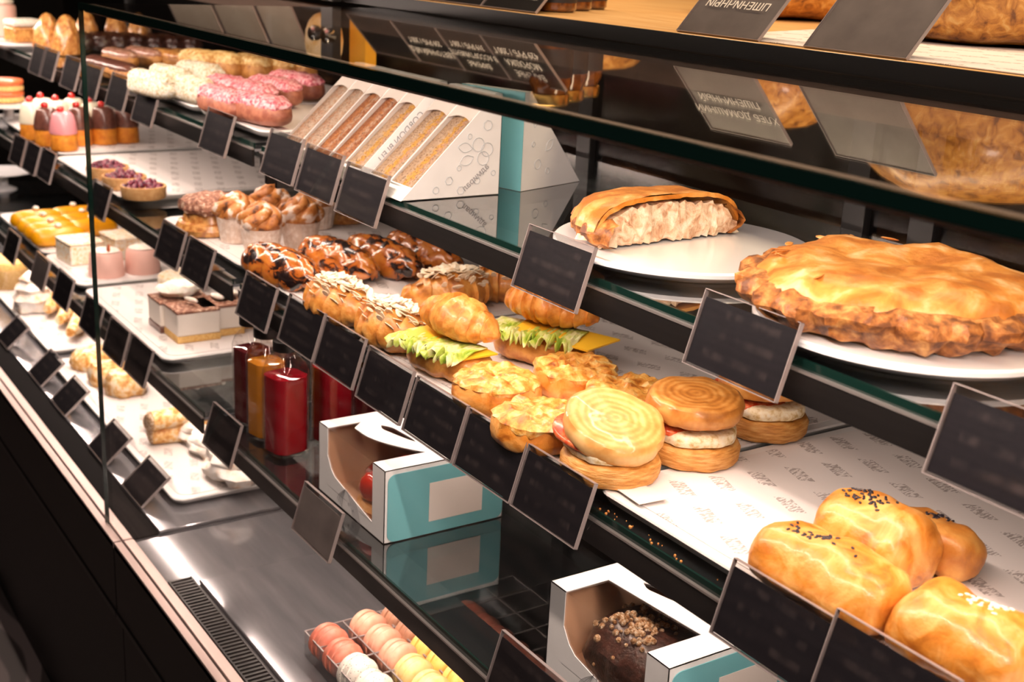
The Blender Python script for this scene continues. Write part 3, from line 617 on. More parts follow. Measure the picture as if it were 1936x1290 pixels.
# --- sandwich packs: cartons with a sloping film window, the sandwich showing inside
def layered(name, cols, fill):
    m, t, bs, o = nt(name); tc = t.nodes.new('ShaderNodeTexCoord'); sx = t.nodes.new('ShaderNodeSeparateXYZ'); t.links.new(tc.outputs['Object'], sx.inputs[0])
    n = noi(t, coords(t), 150, 5); x = mathn(t, 'ADD', mathn(t, 'MULTIPLY', sx.outputs['X'], 1 / .046), mathn(t, 'MULTIPLY', mathn(t, 'SUBTRACT', n, .5), .75)); x = mathn(t, 'ADD', x, .5)
    c = ramp(t, x, cols); n2 = mathn(t, 'MAXIMUM', mathn(t, 'MULTIPLY', mathn(t, 'SUBTRACT', noi(t, coords(t), 190, 3), .46), 4.0), 0.0); c2 = ramp(t, n2, [(.44, (0, 0, 0)), (.62, (1, 1, 1))])
    mx = t.nodes.new('ShaderNodeMix'); mx.data_type = 'RGBA'; t.links.new(mathn(t, 'MULTIPLY', n2, fill[0]), mx.inputs[0]); t.links.new(c, mx.inputs[6]); mx.inputs[7].default_value = (*fill[1], 1)
    t.links.new(mx.outputs[2], bs.inputs['Base Color']); n3 = noi(t, coords(t), 420, 4, .4); c3 = t.nodes.new('ShaderNodeMix'); c3.data_type = 'RGBA'; c3.blend_type = 'MULTIPLY'; c3.inputs[0].default_value = .85
    t.links.new(mx.outputs[2], c3.inputs[6]); t.links.new(ramp(t, n3, [(.36, (.28, .20, .15)), (.46, (.85, .80, .76)), (.60, (1, 1, 1))]), c3.inputs[7]); t.links.new(c3.outputs[2], bs.inputs['Base Color'])
    bs.inputs['Roughness'].default_value = .6; bump(t, bs, n3, 1.0, .003); return m
BREAD = (.82, .72, .60)
M['sw1'] = layered('grain_sandwich', [(.1, (.46, .33, .24)), (.4, (.62, .52, .43)), (.55, (.70, .60, .50)), (.9, (.50, .38, .28))], (.8, (.55, .20, .06)))
M['sw2'] = layered('meat_sandwich', [(.12, (.42, .17, .07)), (.3, (.60, .24, .06)), (.5, (.66, .50, .38)), (.62, (.50, .18, .05)), (.9, (.58, .40, .28))], (.8, (.30, .08, .03)))
M['sw3'] = layered('cheese_sandwich', [(.1, (.54, .40, .28)), (.36, (.66, .54, .42)), (.46, (.80, .46, .08)), (.58, (.84, .50, .08)), (.66, (.70, .40, .30)), (.78, (.68, .56, .44)), (.95, (.58, .46, .34))], (.6, (.62, .44, .26)))
def pack(label, x0, w, sw, y0=.677, y1=.808, h=.118, bw=.006):
    t = thing('sandwich_pack', label, 'sandwich pack', (x0 + w / 2, y0, ZA + .0006), 0, 'sandwich packs on the upper shelf'); D = y1 - y0; X = w / 2
    sl = math.atan2(h, D - .010)
    # carton: two triangular sides, base, back, slope frame round the window
    mb = MB()
    for s in (-1, 1): mb.prism([(0, 0), (D, 0), (D, h), (D - .010, h)], s * X - (.0007 if s > 0 else 0), s * X + (.0007 if s < 0 else 0))
    mb.box(-X, X, 0, D, 0, .0007).box(-X, X, D - .0007, D, 0, h).box(-X, X, D - .0102, D, h - .0007, h)
    def on(u, s, off=0): y = (D - .010) * u; return Vector((s, y - math.sin(sl) * off, h * u + math.cos(sl) * off))
    def quad(u0, u1, xa, xb): mb.add([on(u0, xa), on(u0, xb), on(u1, xb), on(u1, xa)], [(0, 1, 2, 3)])
    quad(0, .12, -X, X); quad(.76, 1, -X, X); quad(.12, .76, -X, -X + bw * .2); quad(.12, .76, X - bw * .3, X)
    # curved top edge of the window
    for k in range(8):
        a, b = -X + bw * .25 + (2 * X - .75 * bw) * k / 8, -X + bw * .25 + (2 * X - .75 * bw) * (k + 1) / 8; c = lambda q: .76 - .035 * (2 * (q + X) / (2 * X) - 1) ** 2
        mb.add([on(c(a), a), on(c(b), b), on(.761, b), on(.761, a)], [(0, 1, 2, 3)])
    mb.build('carton', 'carton', t, smooth=False)
    f = MB(); f.add([on(.12, -X + .001, .0004), on(.12, X - .001, .0004), on(.87, X - .001, .0004), on(.87, -X + .001, .0004)], [(0, 1, 2, 3)]); f.build('window_film', 'film', t, smooth=False)
    b = MB(); b.prism([(.0045, .0025), (D - .014, .0025), (D - .014, h - .0135)], -X + .0015, X - .0015); b.build('sandwich', sw, t, smooth=False)['label'] = 'cut sandwich face behind the film'
    return t
x = -1.605
PL = (('sw1', 'first of the row, pale grain bread'), ('sw1', 'second of the row, pale grain bread'), ('sw2', 'third of the row, orange meat filling'), ('sw2', 'fourth of the row, dark meat filling'), ('sw3', 'fifth of the row, beside the printed carton side'))
pk5 = None
for sw, lab in PL:
    pk5 = pack('sandwich pack ' + lab, x, .0465, sw); x += .047
txt('lettering', 'CORDON BLEU', .0115, pk5, (.0239, .068, .0520), (R(90), R(-44), R(90)), 'greyprint')['label'] = 'grey lettering up the carton side'
pack('cheese sandwich pack, sixth of the row, after the gap', -1.347, .0515, 'sw3'); pk7 = pack('cheese sandwich pack, nearest, with a wide white printed side', -1.2945, .0515, 'sw3')
def line_art(parent, name, strokes, T, mat='lineprint', w=.0004):
    c = bpy.data.curves.new(name, 'CURVE'); c.dimensions = '3D'; c.bevel_depth = w; c.bevel_resolution = 0; c.materials.append(M[mat])
    for st in strokes:
        sp = c.splines.new('POLY'); sp.points.add(len(st) - 1)
        for q, pt in zip(sp.points, st): q.co = (*(T @ Vector((pt[0], pt[1], 0))), 1)
    o = bpy.data.objects.new(name, c); COL.objects.link(o); bpy.context.view_layer.update()
    me = bpy.data.meshes.new_from_object(o.evaluated_get(bpy.context.evaluated_depsgraph_get())); bpy.data.objects.remove(o)
    q = bpy.data.objects.new(name, me); COL.objects.link(q); q.parent = parent; return q
def circ(x, y, r, n=12): return [(x + r * math.cos(2 * PI * i / n), y + r * math.sin(2 * PI * i / n)) for i in range(n + 1)]
def leaf(x, y, l, a):
    ca, sa = math.cos(a), math.sin(a); q = [(l * i / 8, .28 * l * math.sin(PI * i / 8)) for i in range(9)] + [(l * i / 8, -.28 * l * math.sin(PI * i / 8)) for i in range(8, -1, -1)]
    return [(x + u * ca - v * sa, y + u * sa + v * ca) for u, v in q]
YZ = Matrix(((0, 0, 1, 0), (1, 0, 0, 0), (0, 1, 0, 0), (0, 0, 0, 1)))      # (u,v) drawn on a face whose normal is +X
art = [circ(.100, .060, .008), circ(.112, .054, .008), circ(.107, .044, .008), leaf(.092, .056, .020, 3.0), leaf(.094, .046, .020, 3.5), circ(.062, .020, .005, 6), circ(.078, .008, .005, 6), circ(.112, .082, .006, 7), circ(.045, .010, .004), circ(.075, .034, .003), circ(.088, .070, .003), circ(.10, .018, .004, 6), circ(.122, .026, .003)]
line_art(pk7, 'line_print', art, Matrix.Translation((.0262, 0, 0)) @ YZ)['label'] = 'pale berry and leaf line drawing'
tx = txt('lettering', 'адмирал', .010, pk7, (.0264, .098, .022), (R(90), R(-40), R(90)), 'greyprint'); tx['label'] = 'small grey script print'
# pack standing behind, turned, its turquoise back showing
p = at(984, 363, ZA); t = thing('sandwich_pack', 'sandwich pack turned backwards behind the row, turquoise back panel', 'sandwich pack', (p.x, p.y, ZA + .0006), R(17), 'sandwich packs on the upper shelf')
MB().prism([(0, 0), (.118, 0), (.012, .118), (0, .118)], -.10, 0).build('carton', 'carton', t, smooth=False)
MB().box(-.10, .0003, -.0008, -.0001, 0, .118).build('back_panel', 'teal', t, smooth=False)['label'] = 'turquoise back panel'
line_art(t, 'line_print', [circ(.03, .03, .006), leaf(.045, .045, .018, .8), leaf(.02, .075, .014, 1.2), circ(.05, .02, .004, 6), circ(.02, .055, .003)], Matrix.Translation((.0004, 0, 0)) @ YZ)

# --- pies on round plates
PH = .014
plate('round white plate carrying the cut pie', -.918, .815, ZA, .128); plate('round white plate carrying the whole pie', -.628, .806, ZA, .126); plate('round white plate at the picture edge with a pastry', -.360, .815, ZA, .130)
def pie_prof(a, rr, h, seed=0):
    """top surface height for a radius fraction"""
    return h
def whole_pie(label, x, y, z, r, h, rz=0):
    t = thing('whole_pie', label, 'pie', (x, y, z), rz)
    mb = MB(); n = 96; rings = []
    prof = [(.02, .003), (.88, .003), (.955, .008), (1.0, .015), (1.045, .021), (1.05, .028), (1.0, .034), (.93, .036)]
    def edge(a, z): return 1 + .030 * math.sin(23 * a + 2 + 40 * z) + .018 * math.sin(37 * a) + .03 * noise.noise(Vector((math.cos(a) * 2, math.sin(a) * 2, 3)))
    mb.lathe([(q * r, zz * h / .055) for q, zz in prof], n, edge); mb.build('crimped_rim', 'pierim', t, amp=.0060, fr=60)['label'] = 'darker crimped rim'
    top = [(1.0, .022), (.965, .034), (.90, .044), (.80, .050), (.66, .0535), (.5, .052), (.35, .050), (.2, .0495), (.02, .0495)]
    m2 = MB(); m2.lathe([(q * r * .965, zz * h / .055) for q, zz in [(.9, .008)] + top], n, lambda a, z: 1 + .02 * noise.noise(Vector((math.cos(a) * 2, math.sin(a) * 2, 5)))); m2.build('top_crust', 'pie', t, amp=.0058, fr=24, seed=4)
    r2 = random.Random(5); m3 = MB()
    for k in range(9):
        a = r2.uniform(1.6, 4.2); c = Vector((math.cos(a) * r * .80, math.sin(a) * r * .80, .050 * h / .055)); T = Matrix.Translation(c) @ Matrix.Rotation(r2.uniform(0, 6), 4, 'Z') @ Matrix.Rotation(r2.uniform(-.5, .5), 4, 'X')
        m3.box(-.010, .010, -.004, .004, 0, .0012, T=T)
    m3.build('loose_flake', 'pie', t, sub=1)
    return t
whole_pie('whole golden pie with browned crimped rim', -.640, .797, ZA + PH + .0005, .118, .047, R(40))
def half_pie(label, a, b, z, h):
    c, ang, L = seg(a, b, z); r = L / 2
    t = thing('half_pie', label, 'pie', c, ang)
    n = 48; rings = []; prof = [(.02, .002), (.93, .002), (1.0, .010), (1.03, .020), (1.0, .027), (.95, .033)]
    def half(pr, nn, fn, mb, z0=0, a0=0, a1=PI):
        rr = []
        for q, zz in pr:
            rr.append([Vector((q * r * fn(a0 + (a1 - a0) * j / nn) * math.cos(a0 + (a1 - a0) * j / nn), q * r * fn(a0 + (a1 - a0) * j / nn) * math.sin(a0 + (a1 - a0) * j / nn), zz * h / .06 + z0)) for j in range(nn + 1)])
        mb.loft(rr, False, closed=False); return rr
    def fn(a): return 1 + .02 * math.sin(19 * a) + .03 * noise.noise(Vector((math.cos(a) * 3, math.sin(a) * 3, 9)))
    mb = MB(); half([(.86, .002)] + prof[2:] + [(.86, .036)], n, fn, mb, 0, -.10, PI + .22); mb.build('crimped_rim', 'pierim', t, amp=.006, fr=80, seed=2)['label'] = 'brown knobbly crimped rim'
    top = [(1.0, .022), (.97, .034), (.92, .042), (.82, .050), (.66, .056), (.5, .059), (.3, .060), (.02, .060)]
    mb = MB(); half(top, n, fn, mb); mb.build('top_crust', 'pie', t, amp=.004, fr=26, seed=7)
    # cut face: filling wall, bread layer below the lid, hollow near the ends
    m = MB(); k = 40; low, up = [], []
    for i in range(k + 1):
        s = -1 + 2 * i / k; q = abs(s); zt = .010 + .040 * (1 - q ** 3) ** .6
        low.append(Vector((s * r * .97, -.0005, .002 * h / .06))); up.append(Vector((s * r * .97, .001, (zt) * h / .06)))
    m.loft([low, [a_ + (b_ - a_) * .33 + Vector((0, -.004, 0)) for a_, b_ in zip(low, up)], [a_ + (b_ - a_) * .7 + Vector((0, -.003, 0)) for a_, b_ in zip(low, up)], up, [v + Vector((0, .03, -.004)) for v in up]], False, closed=False)
    m.build('filling', 'filling', t, amp=.006, fr=150, seed=3)['label'] = 'pale shredded chicken-like filling'
    m = MB(); A, B = [], []
    for i in range(k + 1):
        s = -1 + 2 * i / k; q = abs(s)
        zt = next((z0 + (z1 - z0) * (q - q0) / (q1 - q0 + 1e-9) for (q0, z0), (q1, z1) in zip(reversed(top), list(reversed(top))[1:]) if q0 <= q <= q1), .060 if q < .1 else .022)
        A.append(Vector((s * r * 1.0, -.001, zt * h / .06 + .0005))); B.append(Vector((s * r * .98, -.002, (zt - .0045) * h / .06)))
    m.loft([A, B, [v + Vector((0, .02, .0)) for v in B]], False, closed=False); m.build('lid_edge', 'puff', t, amp=.0015, fr=90)['label'] = 'pale cut edge of the lid'
    return t
half_pie('half of a cut pie with pale filling facing the pane', (1122, 474), (1392, 441), ZA + PH + .0005, .046)
t = thing('round_pastry', 'pastry partly in view on the plate at the picture edge', 'pastry', (-.36, .815, ZA + PH + .0005)); MB().lathe([(.02, 0), (.105, .002), (.115, .02), (.10, .045), (.05, .055), (.002, .056)], 48).build('crust', 'pie', t, amp=.006, fr=40)

# ================================================================ middle shelf
def baba(cap):
    t = thing('cherry_cake', '', 'cake', (0, 0, 0)); MB().lathe([(.02, 0), (.0265, .001), (.028, .004), (.0275, .03), (.026, .042), (.01, .043)], 26).build('sponge', 'sponge', t, amp=.001)
    MB().lathe([(.0282, .036), (.0288, .042), (.026, .060), (.0215, .076), (.016, .081), (.002, .082)], 26).build('glaze', cap, t)
    MB().ball((0, -.004, .0865), .008, 14).build('cherry', 'cherry', t)['label'] = 'red cherry on top'; return t
for cap, key, items in (('pinkcap', 'pink', [(122, 287, 'pink-glazed cherry cake, the nearest of the group')]),
    ('milkchoc', 'chocolate', [(92, 278, 'chocolate-glazed cherry cake behind the pink one'), (151, 277, 'chocolate-glazed cherry cake at the pane edge'), (198, 275, 'chocolate-glazed cherry cake second from the tray edge'), (239, 272, 'chocolate-glazed cherry cake nearest the bare tray')]),
    ('whitecap', 'white', [(64, 266, 'white-glazed cherry cake farthest in the group'), (84, 257, 'white-glazed cherry cake second in the far row'), (112, 262, 'white-glazed cherry cake behind the pink one'), (142, 256, 'white-glazed cherry cake behind the pane edge'), (176, 265, 'white-glazed cherry cake between two chocolate ones'), (218, 257, 'white-glazed cherry cake behind the chocolate pair')])):
    pr = baba(cap)
    for px, py, lab in items: place(pr, at(px, py - 3, HB), rnd.uniform(-.5, .5), lab, 'cherry cakes on the middle shelf')
p = at(15, 196, ZB + .05); stand('white cake stand with a red-layered cake at the picture edge', (p.x, p.y, ZB), .085, .052)
t = thing('layer_cake', 'red and brown layered cake on the cake stand', 'cake', (p.x - .03, p.y, ZB + .0525)); 
for i in range(4): MB().lathe(disc_prof(.045, .013, .004), c=(0, 0, i * .0135)).build('layer', 'strawb' if i % 2 else 'biscuit', t)
p = at(5, 322, ZC + .05); stand('empty white cake stand beside the three price cards', (p.x, p.y, ZC), .075, .05)
def tart():
    t = thing('berry_tart', '', 'tart', (0, 0, 0)); MB().lathe([(.02, 0), (.0375, 0), (.039, .002), (.040, .022), (.0375, .0225), (.036, .016), (.002, .016)], 40).build('shell', 'tartshell', t)
    mb = MB(); r2 = random.Random(2)
    for k in range(52):
        a, q = r2.uniform(0, 2 * PI), .034 * math.sqrt(r2.random()); z = .018 + .014 * (1 - (q / .034) ** 2) * r2.random(); mb.ball((q * math.cos(a), q * math.sin(a), z), r2.uniform(.0045, .0062), 8)
    o = mb.build('berry_topping', 'berry', t); o['kind'] = 'stuff'; o['label'] = 'heap of dark glazed berries'; return t
pr = tart()
for px, py, lab in ((272, 376, 'berry tart nearest, beside the bare paper'), (236, 357, 'berry tart in the middle of three'), (204, 338, 'berry tart farthest of three, at the pane edge')): place(pr, at(px, py - 3, HB), rnd.uniform(0, 6), lab, 'berry tarts on the middle shelf')
def creambun(label, p):
    t = thing('cream_pastry', label, 'pastry', p); MB().lathe([(.02, 0), (.050, .001), (.054, .010), (.050, .019), (.044, .021), (.040, .034), (.03, .036), (.002, .036)], 40).build('pastry', 'braid' if 0 else 'caramel', t, amp=.002)
    MB().lathe([(.030, .0365), (.047, .036), (.050, .043), (.046, .054), (.03, .060), (.002, .061)], 36, lambda a, z: 1 + .06 * math.sin(9 * a)).build('cream_topping', 'cocoa', t, amp=.005, fr=70)['label'] = 'cocoa-dusted cream'
creambun('round pastry with cocoa-dusted cream beside the muffins', at(398, 438, HB)); creambun('cocoa-topped round pastry in the shade under the upper shelf', at(640, 415, HB))
def cruffin():
    t = thing('muffin', '', 'muffin', (0, 0, 0)); MB().lathe([(.022, 0), (.0245, .001), (.031, .040), (.0305, .040), (.002, .038)], 60, lambda a, z: 1 + .025 * math.sin(24 * a) * (1 if z > 0 else 1)).build('paper_cup', 'papercup', t)['label'] = 'pleated paper cup'
    mb = MB(); mb.lathe([(.022, .036), (.030, .040), (.031, .052), (.024, .064), (.012, .070), (.002, .072)], 28)
    for k in range(5):
        a0 = k * 2 * PI / 5; path = []; rr = []
        for i in range(22):
            q = i / 21; a = a0 + 2.3 * q; ra = .027 * (1 - q ** 1.5) + .002; path.append(Vector((ra * math.cos(a), ra * math.sin(a), .042 + .032 * q ** .75))); rr.append(.0125 * (1 - .45 * q) * min(1, .35 + i / 5))
        mb.sweep(path, rr, [x * .9 for x in rr], 12)
    mb.build('twisted_dough', 'sugar', t, amp=.0014, fr=70); return t
pr = cruffin()
for px, py, lab in ((495, 484, 'sugared twisted muffin nearest the braided buns'), (568, 470, 'brown twisted muffin with little sugar, before the braids'), (448, 462, 'heavily sugared muffin beside the cream pastry'), (512, 444, 'sugared muffin behind the nearest one'), (600, 436, 'sugared muffin at the back under the upper shelf')): place(pr, at(px, py - 6, HB), rnd.uniform(0, 6), lab, 'twisted muffins on the middle shelf')
def braid():
    t = thing('braided_bun', '', 'bun', (0, 0, 0)); mb = MB(); L = .15; n = 60
    for k in range(3):
        path, rx = [], []
        for i in range(n):
            s = -1 + 2 * i / (n - 1); env = max(1 - abs(s) ** 3, 0) ** .6; ph = s * 1.55 * PI + k * 2 * PI / 3
            path.append(Vector((s * L / 2, .020 * math.sin(ph) * (env + .15), .021 + .009 * math.cos(2 * ph) * env))); rx.append(.0185 * (env * .85 + .2))
        mb.sweep(path, rx, rx, 14, 1.0)
    mb.build('dough', 'braid', t, amp=.002, fr=50); return t
pr = braid()
for a, b, lab in (((462, 510), (610, 552), 'glazed braided bun nearest the price card'), ((570, 495), (712, 536), 'glazed braided bun, second from the price card'), ((652, 490), (800, 534), 'glazed braided bun with chocolate patches, third in the row'), ((724, 478), (880, 527), 'glazed braided bun at the shaded end of the row')):
    c, ang, L = seg(a, b, HB); o = place(pr, c, ang * .5, lab, 'glazed braided buns'); o.scale = (1.12, .78, 1.0)
ac = croissant('almond_croissant', '', 'croissant', True, L=.135, Rr=.030, nr=3.4)
for a, b, lab in (((552, 580), (690, 640), 'almond croissant nearest the braided buns'), ((652, 628), (792, 690), 'almond croissant beside the lettuce of the sandwich'), ((772, 596), (905, 580), 'almond croissant behind the croissant sandwich'), ((888, 570), (1010, 572), 'almond croissant at the back behind the price card')):
    c, ang, L = seg(a, b, HB); c.y += .012; place(ac, c, ang, lab, 'almond croissants', sc=1.0)
def crsand(label, c, ang, sc, lettuce=True, cheese=1.0):
    t = thing('croissant_sandwich', label, 'sandwich', c, ang); t.scale = (sc, sc, sc)
    path = [Vector((s * .062, .008 * s * s, .0175)) for s in lin(-1, 1, 40)]; r = [.034 * (max(1 - abs(s) ** 2.4, 0) ** .5 * .9 + .1) for s in lin(-1, 1, 40)]
    MB().sweep(path, r, [q * .62 for q in r], 24, .9, .8).build('bottom_half', 'croiss', t, amp=.0025, fr=60)
    o = croissant_mb(.118, .031, 5, .01, .6).build('top_half', 'croiss', t, (0, .008, .044), (R(-14), R(3), 0), amp=.003, fr=55)
    m = MB(); m.add([(-.045, -.022, .0), (.050, -.030, 0), (.070, .02, 0), (-.045, .02, 0), (-.045, -.022, .002), (.050, -.030, .002), (.070, .02, .002), (-.045, .02, .002)], [(0, 3, 2, 1), (4, 5, 6, 7), (0, 1, 5, 4), (1, 2, 6, 5), (2, 3, 7, 6), (3, 0, 4, 7)])
    m.build('cheese_slice', 'cheese', t, (.008 * cheese, -.003, .0385), (R(6), R(4), 0), smooth=False)
    m = MB(); m.box(-.045, .055, -.033, .02, 0, .003); m.build('ham_slice', 'ham', t, (0, 0, .0345), sub=1)
    if lettuce:
        m = MB(); n, k = 130, 9; rows = []
        for j in range(k):
            v = j / (k - 1); rw = []
            for i in range(n):
                s = -1 + 2 * i / (n - 1); w = v ** 1.5
                rw.append(Vector((s * .056 + .003 * w * math.sin(31 * s), .016 - .056 * v - .006 * w * math.sin(s * 37 + 1) - .006 * w * noise.noise(Vector((s * 7, v, 5))), .035 - .006 * w + .0065 * w * math.sin(s * 58 + 4 * v) + .012 * w * noise.noise(Vector((s * 9, v * 4, 0))))))
            rows.append(rw)
        m.loft(rows, False, closed=False); o = m.build('lettuce_leaf', 'lettuce', t, (-.006, -.002, .006)); o['label'] = 'frilly green lettuce'
        sm = o.modifiers.new('thickness', 'SOLIDIFY'); sm.thickness = .0008
    return t
c, ang, L = seg((735, 695), (885, 730), HB); crsand('croissant sandwich with frilly lettuce spilling out', c + Vector((0.0, .026, 0)), ang - .25, .95, True, -.8)
c, ang, L = seg((915, 680), (1110, 690), HB); crsand('croissant sandwich with a yellow cheese corner sticking out', c + Vector((0, .01, 0)), ang - .42, 1.0, True, 2.2)
def quiche(label, px, py, r, seed, hh=.030):
    c = at(px, py, HB); t = thing('cheese_bun', label, 'bun', (c.x, c.y, HB), seed * 1.3, 'savoury cheese buns')
    MB().lathe([(r * .5, 0), (r * .90, .0005), (r * .98, .005), (r, hh * .4), (r * .985, hh * .72), (r * .94, hh * .88), (r * .86, hh * .92), (.002, hh * .9)], 48).build('crust', 'puff', t, amp=.0022, fr=40, seed=seed)
    MB().lathe([(r * .4, hh * .74), (r * .95, hh * .78), (r * .97, hh * .88), (r * .90, hh * 1.0), (r * .78, hh * 1.06), (r * .6, hh * 1.1), (r * .45, hh * 1.1), (r * .3, hh * 1.1), (r * .15, hh * 1.1), (.002, hh * 1.1)], 64).build('cheese_topping', 'cheesetop', t, amp=.0060, fr=85, seed=seed)['label'] = 'baked golden cheese topping'
quiche('flecked pale cheese bun beside the lettuce sandwich', 938, 762, .0475, 1); quiche('cheese bun with mushroom flecks behind the pale one', 1086, 738, .047, 2)
quiche('lumpy cheese bun half hidden behind the puff sandwiches', 1185, 783, .046, 3); quiche('ham and cheese bun beside the tilted puff sandwich', 1018, 832, .0475, 4)
def pufsand(label, px, py, r, top, tilt, tz):
    c = at(px, py, HB); t = thing('puff_sandwich', label, 'sandwich', (c.x, c.y, HB))
    MB().lathe(disc_prof(r, .022), 48).build('bottom_disc', 'lamside', t, amp=.002, fr=60)
    MB().lathe(disc_prof(r * .93, .013, .005), 40, lambda a, z: 1 + .03 * math.sin(5 * a)).build('egg_patty', 'egg', t, (0, 0, .0225), amp=.002, fr=80)
    MB().lathe(disc_prof(r * .86, .006, .002), 36).build('tomato_slice', 'tomato', t, (-.013, -.010, .0345), (0, R(8), 0), amp=.001)
    o = MB().lathe(disc_prof(r * 1.03, .021, .007), 56).build('top_disc', [top], t, (-.002, .0, tz), tilt, amp=.0022, fr=45, seed=px)
    return t
pufsand('puff pastry sandwich with tilted spiral lid, nearest of three', 1152, 893, .0465, 'lam', (R(2), R(20), 0), .037)
pufsand('puff pastry sandwich with flat brown lid, middle of three', 1306, 862, .0455, 'lam2', (R(2), R(4), 0), .044)
pufsand('puff pastry sandwich standing apart under the upper shelf', 1440, 812, .0450, 'lam2', (R(2), R(-2), 0), .043)
def roll(label, a, b, w, h, seed, seeds=None, mat='puff', lift=0):
    c, ang, L = seg(a, b, HB); t = thing('puff_roll', label, 'pastry roll', c, ang, 'puff rolls'); n = 44; path, rx, rz = [], [], []
    for i in range(n):
        s = -1 + 2 * i / (n - 1); k = max(1 - abs(s) ** 5, 0) ** .5 * .9 + .1; path.append(Vector((s * L / 2, 0, h * .40))); rx.append(w / 2 * k); rz.append(h * .60 * (k * .95 + .05))
    mbx = MB().sweep(path, rx, rz, 30, .66, .82); cr = mbx.build('crust', mat, t, amp=.0046, fr=32, seed=seed); bpy.context.view_layer.update()
    if seeds:
        nm, cnt, sm, rng = seeds; r2 = random.Random(seed); m = MB()
        for k in range(cnt):
            x, y = r2.gauss(rng[0], .20) * L / 2, r2.gauss(rng[1], .20) * w / 2
            hit, q, nn, _ = cr.ray_cast(Vector((x, y, .3)), Vector((0, 0, -1))); z = q.z + .0004 if hit else .02
            T = Matrix.Translation((x, y, z)) @ Matrix.Rotation(r2.uniform(0, 6), 4, 'Z'); o = len(m.v); m.ball((0, 0, 0), .0012, 6, sq=(1.8, 1, .7))
            for q in range(o, len(m.v)): m.v[q] = tuple(T @ Vector(m.v[q]))
        m.build('seed_topping', sm, t)['label'] = nm
    return t
roll('puff roll with black sesame nearest the price card', (1440, 1080), (1690, 1215), .068, .052, 11, ('scattered black sesame', 34, 'seed', (-.30, -.06)))
roll('plump puff roll with black sesame behind the nearest one', (1560, 1040), (1745, 1132), .078, .062, 12, ('scattered black sesame', 46, 'seed', (-.28, -.22)))
roll('browner puff roll tucked behind the plump one', (1690, 1032), (1842, 1108), .055, .042, 13, ('specks of dark seed', 20, 'seed', (-.2, .2)), 'bun')
roll('puff roll with pale seeds at the picture edge', (1700, 1210), (1960, 1340), .074, .054, 14, ('scattered pale seeds', 30, 'wseed', (0, .15)))
tag(MB().add([(-.018, -.010, 0), (.020, -.014, .001), (.024, .016, .002), (-.010, .018, 0), (-.018, -.010, .0006), (.020, -.014, .0016), (.024, .016, .0026), (-.010, .018, .0006)], [(0, 3, 2, 1), (4, 5, 6, 7), (0, 1, 5, 4), (1, 2, 6, 5), (2, 3, 7, 6), (3, 0, 4, 7)]).build('paper_scrap', 'paperplain', loc=at(1205, 935, HB + .0022), smooth=False), 'loose paper corner beside the tilted puff sandwich', 'paper')
mbc = MB(); r2 = random.Random(9)
for k in range(60):
    c = at(r2.uniform(1120, 1400), 0, ZB); q = Vector((r2.uniform(-.95, -.55), r2.uniform(.648, .657), .0003)); mbc.ball(q, r2.uniform(.0004, .0014), 6)
tag(mbc.build('crumbs', 'bun', loc=(0, 0, ZB)), 'golden crumbs scattered along the middle shelf edge', 'crumbs', kind='stuff')

# ================================================================ lower shelf
lg = thing('yellow_log_cake', '', 'cake', (0, 0, 0)); eclair_mb(.115, .046, .040).build('glazed_body', 'yellowglaze', lg); MB().ball((0, 0, .044), .0075, 14, sq=(1, 1, .7)).build('white_drop', 'cream', lg)['label'] = 'white almond drop'
for px, py, lab in ((70, 430, 'yellow glazed log farthest in the front row'), (84, 442, 'yellow glazed log second in the front row'), (98, 453, 'yellow glazed log third in the front row'), (112, 464, 'yellow glazed log nearest in the front row'),
                    (140, 422, 'yellow glazed log farthest in the back row'), (157, 434, 'yellow glazed log second in the back row'), (174, 446, 'yellow glazed log nearest in the back row'), (196, 418, 'yellow glazed log alone behind the rows')):
    place(lg, at(px, py, HC), R(90), lab, 'yellow log cakes')
def box_cake(name, label, px, py, sx, sy, sz, rz=0, mat='almondcake'):
    c = at(px, py, HC); t = thing(name, label, 'cake', c, rz); MB().box(-sx / 2, sx / 2, -sy / 2, sy / 2, 0, sz).build('sponge', mat, t, bev=.003, amp=.0)
    MB().box(-sx / 2 - .001, sx / 2 + .001, -sy / 2 - .001, sy / 2 + .001, sz, sz + .006).build('almond_topping', 'almondcake', t, bev=.0025); return t
box_cake('almond_cake', 'almond-covered square cake nearest the yellow logs', 152, 492, .085, .07, .04, .1); box_cake('almond_cake', 'almond-covered square cake behind the pink mousse pair', 235, 482, .085, .07, .04, .1); box_cake('almond_cake', 'almond-covered square cake deepest under the middle shelf', 292, 478, .07, .07, .04, .1)
def mousse():
    t = thing('mousse_cake', '', 'cake', (0, 0, 0)); MB().lathe([(.02, 0), (.0335, 0), (.035, .003), (.031, .044), (.028, .048), (.002, .049)], 36).build('mousse', 'pinkmousse', t)
    MB().lathe([(.024, .049), (.026, .050), (.018, .054), (.002, .055)], 30).build('cream_top', 'cream', t)
    MB().ball((.004, 0, .060), .009, 10, sq=(.5, .4, 1.2)).build('strawberry_piece', 'strawb', t, rot=(0, R(15), 0))['label'] = 'slice of strawberry'; return t
pr = mousse(); place(pr, at(202, 520, HC), 0, 'pink mousse cake crossed by the pane edge', 'pink mousse cakes'); place(pr, at(270, 513, HC), 1, 'pink mousse cake beside the layered cream cakes', 'pink mousse cakes')
